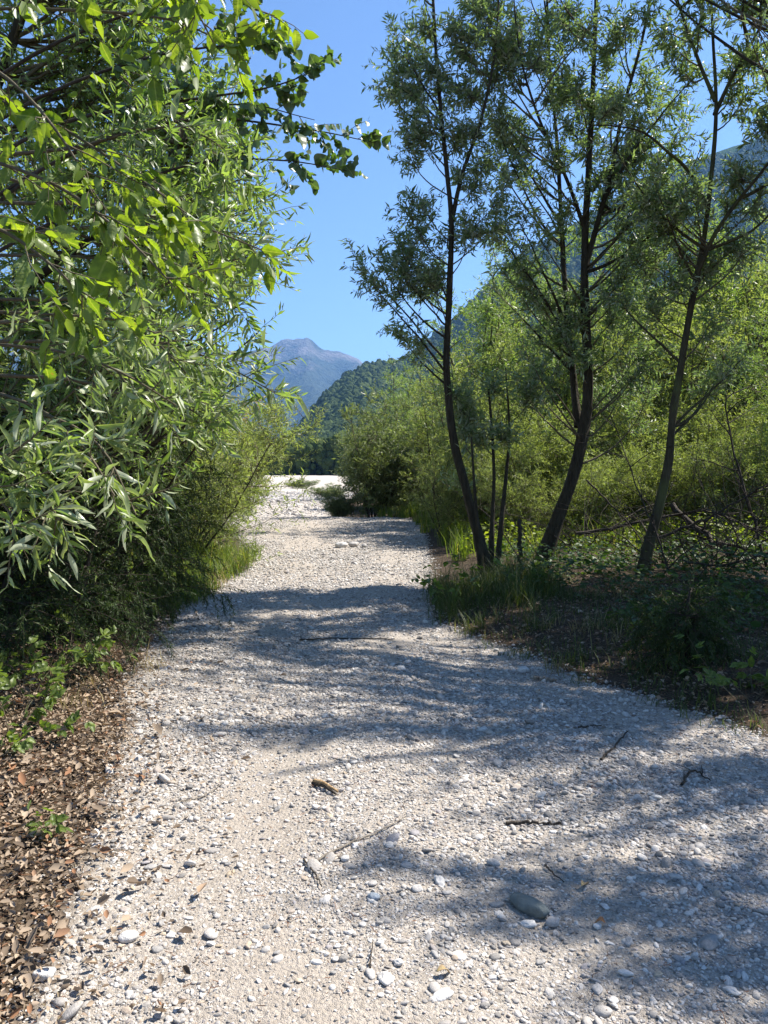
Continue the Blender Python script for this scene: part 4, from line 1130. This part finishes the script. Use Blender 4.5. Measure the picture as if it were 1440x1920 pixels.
# fine dark debris on the gravel
n = 11000
x, y = rng.uniform(-2.6, 4.6, n), rng.uniform(1.8, 9.8, n)
k = np.where(gravelness(x, y) > 0, (fbm(x * 1.4 + 3, y * 1.1 + 6, 4) > 0.47) & (rng.random(n) < .6), rng.random(n) < .7)
x, y = x[k], y[k]
s = np.stack([x, y, gh(x, y) + 0.012], 1)
az = rng.uniform(0, 6.28, len(x))
ln = grow(rng, s, np.stack([np.cos(az), np.sin(az), np.zeros(len(x))], 1), np.where(gravelness(x, y) > 0, 0.02, 0.06) * np.exp(.6 * rng.normal(size=len(x))), 3, 0.3)
cm = MB(); tubes(cm, ln, 0.0016, 0.001, 3, tint=rng.random(len(x)))
M['debris'] = leaf_mat('debris_bits', (0.10, 0.06, 0.04), (0.28, 0.14, 0.08), None, 0.0, (1, 1, 1), 0.85, 0.1)
tag(link('plant_debris', cm.mesh('plant_debris', M['debris'])), 'reddish brown bits of twig and catkin strewn over the gravel', 'debris', kind='stuff')

# single dead leaves in the foreground
dl = [leaf_mesh('dead_leaf', 'horn', M['dead_obj'], 200 + i) for i in range(5)]
for me in dl:
    for v in me.vertices:
        v.co.z = v.co.z + 0.5 * abs(v.co.y) ** 1.2 + 0.10 * math.sin(v.co.x * 4)
n = 0
while n < 170:
    x, y = rng.uniform(-1.7, -0.5), rng.uniform(1.9, 4.6)
    if abs(x) > 0.5 * y or gravelness(x, y) > rng.exponential(0.16):
        continue
    o = link('dead_leaf', dl[n % 5], None, (x, y, float(gh(x, y)) + 0.014))
    o.rotation_euler = (rng.normal(0, .22), rng.normal(0, .22), rng.uniform(0, 6.28))
    s = rng.uniform(0.022, 0.037); o.scale = (s, s * rng.uniform(.6, 1), s)
    tag(o, 'curled brown dead leaf among the litter at the left edge of the path', 'dead leaf', 'curled dead leaves in the litter')
    n += 1
def one_leaf(px, Y, label, s, rz, mat):
    p = G(px, Y)
    me = dl[0].copy(); me.materials[0] = mat
    o = link('dead_leaf', me, None, (p[0], p[1], p[2] + .02))
    o.rotation_euler = (0.15, 0.1, rz); o.scale = (s, s, s)
    tag(o, label, 'dead leaf')
def yd(py): return CAMZ * F / (py - 880)
M['leaf_tan'] = leaf_mat('leaf_tan', (0.36, 0.26, 0.14), (0.38, 0.28, 0.16), None, .1, (1, 1, 1), .7, .2, obj=True)
M['leaf_orange'] = leaf_mat('leaf_orange', (0.42, 0.2, 0.09), (0.42, 0.2, 0.09), None, .1, (1, 1, 1), .7, .2, obj=True)
one_leaf(820, yd(1868), 'flat tan dead leaf lying on the gravel at the bottom edge', .06, .5, M['leaf_tan'])
one_leaf(1150, yd(1763), 'orange-brown dead leaf beside a pink pebble on the shaded gravel', .05, 2.6, M['leaf_orange'])
one_leaf(1100, yd(1690), 'faded yellow leaf in the patch of sun behind the dark stone', .06, 1.0, M['leaf_tan'])

# ------------------------------------------------------------------ stones
def stone_mesh(name, mat, seed, sq=(1, 0.8, 0.55), amp=0.28, sub=3):
    bm_me = bpy.data.meshes.new(name)
    import bmesh
    bm = bmesh.new()
    bmesh.ops.create_icosphere(bm, subdivisions=sub, radius=1.0)
    off = Vector((seed * 3.7, seed * 1.3, 0))
    for v in bm.verts:
        d = mnoise.noise(v.co * 0.9 + off) * amp + mnoise.noise(v.co * 2.1 + off) * amp * 0.35
        v.co = Vector((v.co.x * sq[0], v.co.y * sq[1], v.co.z * sq[2])) * (1 + d)
    for f in bm.faces:
        f.smooth = True
    bm.to_mesh(bm_me); bm.free()
    bm_me.materials.append(mat)
    return bm_me
kinds = (('white', 'stone_white', 'chalk-white'), ('grey', 'stone_grey', 'mid-grey'), ('tan', 'stone_tan', 'tan'))
SM = {k: [stone_mesh('pebble', M[m], 10 * i + j, (1, 0.74, 0.46), 0.55, 3) for j in range(5)] for i, (k, m, _) in enumerate(kinds)}
rng = np.random.default_rng(121)
n = 0
placed = []
while n < 285:
    py = rng.uniform(1440, 1915)
    Y = yd(py)
    px = rng.uniform(10, 1430)
    x = (px - 720) / F * Y
    if gravelness(x, Y) < 0.08:
        continue
    s = 0.0105 * math.exp(0.34 * rng.normal()) * (1.0 if rng.random() < .93 else 1.5)
    if any((x - a) ** 2 + (Y - b_) ** 2 < (s + c) ** 2 * 1.2 for a, b_, c in placed):
        continue
    placed.append((x, Y, s))
    k = ('white', 'grey', 'tan')[int(rng.choice(3, p=[.42, .47, .11]))]
    word = dict((a, c) for a, _, c in kinds)[k]
    o = link('pebble', SM[k][int(rng.integers(5))], None, (x, Y, float(gh(x, Y)) + s * 0.16))
    o.rotation_euler = (rng.normal(0, .2), rng.normal(0, .2), rng.uniform(0, 6.28))
    o.scale = (s * rng.uniform(.9, 1.4), s, s * rng.uniform(.8, 1.1))
    tag(o, f'{word} water-worn pebble lying loose on the near gravel', 'pebble', f'{word} pebbles on the near gravel')
    n += 1
def stone(px, py, label, size, mat, rz, sq=(1, .6, .45), seed=5, name='stone', cat='stone', sink=.25, tilt=0.0):
    Y = yd(py)
    p = G(px, Y)
    o = link(name, stone_mesh(name, M[mat], seed, sq, .22, 4), None, (p[0], p[1], p[2] + size * sq[2] * (1 - sink)))
    o.scale = (size,) * 3
    o.rotation_euler = (0, tilt, rz)
    tag(o, label, cat)
    return o
stone(1000, 1722, 'long dark grey-green stone, largest in the near gravel', 0.088, 'stone_green', -0.85, (1, .40, .38), 5, sink=.45)
stone(1046, 1752, 'round pale grey stone touching the long dark stone', 0.026, 'stone_grey', .3, (1, .8, .7), 6)
stone(700, 1710, 'smooth blue-grey pebble on the sunlit gravel, edge of the near shadow', 0.026, 'stone_blue', -.6, (1, .7, .5), 7, 'pebble', 'pebble')
stone(645, 1634, 'small bright white pebble below the long twig', 0.019, 'stone_white', .1, (1, .75, .6), 8, 'pebble', 'pebble')
stone(930, 1635, 'smooth pale stone at the rim of the shaded gravel', 0.03, 'stone_grey', -.5, (1, .6, .5), 9)
stone(60, 1870, 'large angular white stone in the bottom left corner', 0.035, 'stone_white', .4, (1, .7, .5), 10)
stone(225, 1785, 'broad white stone near the leaf litter, left foreground', 0.034, 'stone_white', .5, (1, .65, .5), 11)
stone(160, 1735, 'flat lilac-grey stone just right of the leaf litter', 0.032, 'stone_grey', 1.2, (1, .8, .35), 12)
stone(270, 1638, 'flat grey slate pebble in front of the litter', 0.026, 'stone_grey', .2, (1, .7, .3), 13, 'pebble', 'pebble')
stone(1133, 1760, 'pinkish white pebble next to the orange leaf', 0.016, 'stone_white', .8, (1, .8, .6), 14, 'pebble', 'pebble')
stone(1190, 1855, 'elongated pale pebble in the shade near the bottom edge', 0.026, 'stone_white', -.3, (1, .4, .35), 15, 'pebble', 'pebble')
for i, (px, s, m, lab) in enumerate(((640, .13, 'stone_white', 'white flat rock, left of the rocks lying mid-path'), (663, .12, 'stone_grey', 'grey hump-backed rock, middle of the rocks lying mid-path'), (683, .08, 'stone_grey', 'small grey rock, right end of the rocks lying mid-path'))):
    stone(px, 1026 - 2 * (i == 1), lab, s, m, .9 * i, (1, .75, .55), 20 + i, 'rock', 'rock')
stone(985, 1262, 'white rock at the right edge of the shaded path', .05, 'stone_white', .3, (1, .7, .6), 26, 'rock', 'rock')

# ------------------------------------------------------------------ twigs, sticks, fallen branches
def stick(name, label, cat, pts, r0, r1, mat='deadwood', side=0, seed=1, group=None, sides=7):
    rng = np.random.default_rng(seed)
    p = np.array(pts, float)
    root = thing(name, p[0], label, cat, group) if side else None
    ln = smooth_line(p, 18)
    ln[1:-1] += rng.normal(size=(16, 3)) * r0 * 0.5
    mb = MB(); tubes(mb, ln[None], r0, r1, sides, knob=.06, rng=rng)
    if not side:
        return tag(link(name, mb.mesh(name, M[mat], p[0]), None, p[0]), label, cat, group)
    link('stem', mb.mesh('stem', M[mat], p[0]), root)
    q, t, s = along(rng, ln[None], side, .15, .95)
    Ls = np.linalg.norm(p[-1] - p[0]) * rng.uniform(.15, .45, side)
    tw = grow(rng, q, nrm(.8 * t + .8 * nrm(rng.normal(size=t.shape))), Ls, 6, .15, -.02)
    for k in range(side):
        mb = MB(); tubes(mb, tw[k:k + 1], r0 * .45, r1 * .5, 5)
        link('side_branch', mb.mesh('side_branch', M[mat], p[0]), root)
    return root
def GL(px, py, dz=0.012):
    p = G(px, yd(py)); p[2] += dz
    return p
stick('twig', 'long bare grey twig lying across the sunlit gravel', 'twig', [GL(588, 1640), GL(640, 1612), GL(700, 1585), GL(762, 1548)], .0055, .0025, seed=1)
stick('twig', 'short dark twig crossing the lower end of the long twig', 'twig', [GL(565, 1632), GL(590, 1668), GL(600, 1690)], .004, .002, 'bark_dark', seed=2)
stick('twig', 'thin bent twig on the gravel in front of the shadow', 'twig', [GL(330, 1512), GL(375, 1500), GL(425, 1468)], .004, .002, seed=3)
stick('twig', 'forked twig reaching from the leaf litter onto the gravel', 'twig', [GL(100, 1612), GL(170, 1614), GL(240, 1606)], .006, .002, seed=4, side=2)
stick('twig', 'thin twig poking out of the litter beside the small plant', 'twig', [GL(105, 1625), GL(120, 1650), GL(145, 1690)], .004, .002, seed=5)
stick('twig', 'dark stick in the bottom left corner of the litter', 'twig', [GL(0, 1840), GL(40, 1850), GL(70, 1865)], .006, .003, 'bark_dark', seed=6)
stick('twig', 'straight twig at the upper rim of the litter', 'twig', [GL(130, 1548), GL(190, 1545), GL(205, 1543)], .005, .003, seed=7)
stick('twig', 'dark twig lying in the shaded gravel at the right edge', 'twig', [GL(1290, 1490), GL(1310, 1460), GL(1345, 1480)], .007, .003, 'bark_dark', seed=8, side=2)
stick('twig', 'dark crooked twig in the middle of the shaded gravel', 'twig', [GL(1135, 1440), GL(1150, 1425), GL(1185, 1385)], .008, .004, 'bark_dark', seed=9)
stick('twig', 'thin dark twig on shaded gravel below the white rock', 'twig', [GL(1090, 1375), GL(1110, 1374), GL(1135, 1372)], .006, .003, 'bark_dark', seed=10)
stick('twig', 'thin dark twig behind the long dark stone', 'twig', [GL(1030, 1640), GL(1050, 1660), GL(1068, 1675)], .004, .002, 'bark_dark', seed=11)
stick('twig', 'thin line of twig across the far dappled path', 'twig', [GL(560, 1200), GL(640, 1198), GL(740, 1198)], .008, .004, 'bark_dark', seed=12)
stick('stick', 'pale stick at the edge of the path beside the white rock', 'stick', [GL(1005, 1278, .02), GL(1025, 1280, .02), GL(1048, 1283, .02)], .014, .01, 'deadwood', seed=13)
stick('twig', 'upright dry twig standing in the bottom centre gravel', 'twig', [GL(693, 1860), GL(695, 1835), GL(698, 1805)], .003, .0015, 'bark_dark', seed=14)
# splinter of wood
wc = thing('wood_chunk', GL(612, 1490), 'curved splinter of orange-brown wood on the gravel', 'wood')
mb = MB(); ln = smooth_line([GL(586, 1482, .02), GL(605, 1490, .03), GL(632, 1502, .02)], 12)
tubes(mb, ln[None], .013, .006, 6, knob=.12, rng=np.random.default_rng(4))
link('splinter', mb.mesh('splinter', M['wood'], np.array(wc.location)), wc)
mb = MB(); tubes(mb, (ln - np.array([.008, .008, .010]))[None], .010, .005, 6, knob=.12, rng=np.random.default_rng(5))
link('dark_strip', mb.mesh('dark_strip', M['bark_dark'], np.array(wc.location)), wc)  # darker strip along the lower left of the splinter
stick('stick', 'flat dark piece of driftwood at the border of sun and shade', 'stick', [GL(955, 1552, .008), GL(1010, 1556, .01), GL(1060, 1560, .008)], .008, .005, 'bark_dark', seed=15)
# dead branches piled under the right trees
fb = [('arching dead branch stretching from the curved trunk across the thicket', [P(1080, 1000, 11.5), P(1180, 985, 11.3), P(1300, 960, 11.0), P(1400, 985, 10.6), P(1500, 1060, 10.2)], .035),
      ('thick fallen dark branch sloping down to the right edge', [P(1260, 945, 11.6), P(1330, 1010, 11.0), P(1400, 1050, 10.4), P(1500, 1095, 10.0)], .06),
      ('dead branch rising to the right edge above the fallen branch', [P(1230, 1010, 10.8), P(1320, 975, 10.6), P(1400, 930, 10.4), P(1500, 900, 10.2)], .03),
      ('thin dead branch drooping between the furrowed trunk and the curved trunk', [P(1100, 900, 11.5), P(1150, 950, 11.2), P(1200, 1010, 10.9), P(1230, 1060, 10.6)], .018),
      ('bare dead branch leaning against the curved trunk', [P(1255, 1075, 9.6), P(1230, 1000, 9.8), P(1190, 900, 10.2), P(1140, 760, 10.6)], .02),
      ('dead branch lying low in front of the fallen branch', [P(1280, 1050, 9.6), P(1350, 1060, 9.4), P(1420, 1045, 9.2), P(1480, 1040, 9.0)], .022),
      ('grey dead branch slanting up through the thicket right of the curved trunk', [P(1440, 1070, 10.4), P(1410, 960, 10.6), P(1370, 820, 10.9), P(1355, 700, 11.0)], .03)]
for i, (lab, pts, r) in enumerate(fb):
    stick('fallen_branch', lab, 'branch', pts, r * .8, r * .2, 'bark_dark', side=12, seed=140 + i, sides=8)
def tangle(label, c, r, n, seed):
    rng = np.random.default_rng(seed)
    root = thing('dead_shrub', (c[0], c[1], float(gh(c[0], c[1]))), label, 'shrub')
    b = np.array(root.location) + rng.normal(size=(n, 3)) * np.array([r * .5, .3, 0])
    az = rng.uniform(0, 6.28, n)
    d = np.stack([np.cos(az), np.sin(az) * .6, rng.uniform(.5, 1.6, n)], 1)
    ln = grow(rng, b, d, r * rng.uniform(.8, 1.7, n), 10, .1, -.07)
    mb = MB(); tubes(mb, ln, .009 * rng.uniform(.5, 1.2, n), .002, 5)
    link('stem', mb.mesh('stem', M['bark_dark'], np.array(root.location)), root)['kind'] = 'stuff'
    p, t, _ = along(rng, ln, 6, .2, .95)
    tw = grow(rng, p, nrm(.7 * t + .8 * nrm(rng.normal(size=t.shape))), .4 * rng.uniform(.4, 1.3, len(p)), 4, .15, -.03)
    mb = MB(); tubes(mb, tw, .003, .001, 3)
    link('twigs', mb.mesh('twigs', M['bark_dark'], np.array(root.location)), root)['kind'] = 'stuff'
tangle('tangle of bare dead twigs right of the curved trunk', G(1340, 10.8), 1.5, 34, 301)
tangle('tangle of bare dead twigs at the right edge over the fallen branch', G(1440, 10.0), 1.6, 30, 302)
tangle('thin bare dead twigs between the furrowed trunk and the curved trunk', G(1150, 11.6), 1.2, 22, 303)
stick('stump', 'short broken post-like stem between the slender and the furrowed trunk', 'stump', [P(974, 1075, 10.6), P(974, 1020, 10.6), P(975, 975, 10.6)], .032, .028, 'bark_dark', seed=151)

# ------------------------------------------------------------------ small plants
def small_plant(name, label, loc, seed, nst, h, r, leafL, cat='plant', kind='bramble', per=5, group=None):
    rng = np.random.default_rng(seed)
    root = thing(name, loc, label, cat, group)
    az = rng.uniform(0, 6.28, nst)
    d = np.stack([np.cos(az) * r, np.sin(az) * r, np.full(nst, h)], 1)
    s = np.asarray(loc) + np.stack([np.cos(az), np.sin(az), np.zeros(nst)], 1) * r * .35 * rng.random((nst, 1))
    st = grow(rng, s, d, np.linalg.norm(d, axis=1) * rng.uniform(.5, 1.1, nst), 7, .1, -.03)
    mb = MB(); tubes(mb, st, .003, .0012, 4)
    link('stems', mb.mesh('stems', M['twig'], loc), root)['kind'] = 'stuff'
    p, t, tt = along(rng, st, per, .3, 1.0)
    ax, nv = leaf_frames(rng, p, t, 1.1, .25, 1.6)
    # three leaflets to a leaf
    P3, A3, N3 = [], [], []
    for sgn in (-1, 0, 1):
        b = np.cross(nv, ax)
        P3.append(p + ax * 0.02 * (1 + (sgn == 0))); A3.append(nrm(ax + 0.95 * sgn * b)); N3.append(nv)
    P3, A3, N3 = map(np.concatenate, (P3, A3, N3))
    put_leaves(rng, root, kind, P3, A3, N3, leafL * np.exp(.2 * rng.normal(size=len(P3))), 300)
    return root
small_plant('bramble', 'sunlit bramble with bright three-part leaves at the left edge', G(25, 4.7), 161, 13, .5, .34, .06)
small_plant('bramble', 'shaded bramble patch behind the sunlit bramble', G(85, 5.5), 162, 17, .42, .5, .06)
small_plant('bramble', 'trailing bramble at the left edge, lowest above the litter', G(10, 4.25), 163, 10, .26, .28, .05)
small_plant('bramble', 'dark bramble growing over the gravel edge at the right border', G(1420, 5.0), 164, 10, .30, .4, .06)
small_plant('seedling', 'small green seedling standing in the leaf litter', G(85, 3.25), 165, 3, .12, .06, .035)
small_plant('shrub', 'leafy dark twigs overhanging the gravel beside the slender willow', G(845, 9.0), 166, 8, .65, .55, .075)
small_plant('bramble', 'pale-leaved bramble shoot between the slender and the furrowed trunk', G(985, 9.2), 167, 5, .45, .25, .07)
small_plant('bramble', 'bramble shoots on the dark bank below the fallen branches', G(1330, 8.0), 168, 9, .35, .6, .06)
# yew-like seedling on the dark bank
j = juniper('low dark evergreen seedling on the bank at the right', G(1290, 5.9), .55, .45, 74, 10)
# tall stalks
def stalk(label, px, Y, h, seed, bend):
    b = G(px, Y)
    stick('stalk', label, 'stalk', [b, b + np.array([.01, 0, h * .5]), b + np.array([.02, 0, h * .85]), b + np.array([bend, 0, h * (.9 if abs(bend) > .1 else 1)])], .0035, .0015, 'straw_stalk', seed=seed)
M['straw_stalk'] = bark_mat('stalk_green', (0.10, 0.12, 0.04), (0.2, 0.2, 0.08), 12, .2)
stalk('tall looping stalk in front of the dark juniper', 35, 5.4, .62, 171, .14)
stalk('thin upright stalk on the right bank, taller of two', 1300, 6.4, .75, 172, .02)
stalk('thin upright stalk on the right bank, shorter of two', 1345, 6.3, .6, 173, .05)

# ------------------------------------------------------------------ haze over the valley
m, nt, out = new_mat('haze_air')
pv = nt.nodes.new('ShaderNodeVolumePrincipled')
pv.inputs['Color'].default_value = (0.24, 0.50, 1.0, 1)
pv.inputs['Density'].default_value = 6.5e-5
pv.inputs['Density Attribute'].default_value = ''
pv.inputs['Anisotropy'].default_value = 0.25
nt.links.new(pv.outputs[0], out.inputs['Volume'])
m.cycles.homogeneous_volume = True
X0, X1, Y0, Y1, Z0, Z1 = -9500, 9500, -600, 14200, -6, 1900
hv_ = [(x, y, z) for z in (Z0, Z1) for y in (Y0, Y1) for x in (X0, X1)]
hf = np.array([(0, 2, 3, 1), (4, 5, 7, 6), (0, 1, 5, 4), (2, 6, 7, 3), (0, 4, 6, 2), (1, 3, 7, 5)])
tag(link('haze', np_mesh('haze', hv_, [hf], [m], smooth=False)), 'thin blue haze filling the valley', kind='stuff')
print('objects', len(bpy.data.objects), 'tris', sum(sum(len(p.vertices) - 2 for p in me.polygons) if len(me.polygons) < 2000 else 2 * len(me.polygons) for me in bpy.data.meshes))
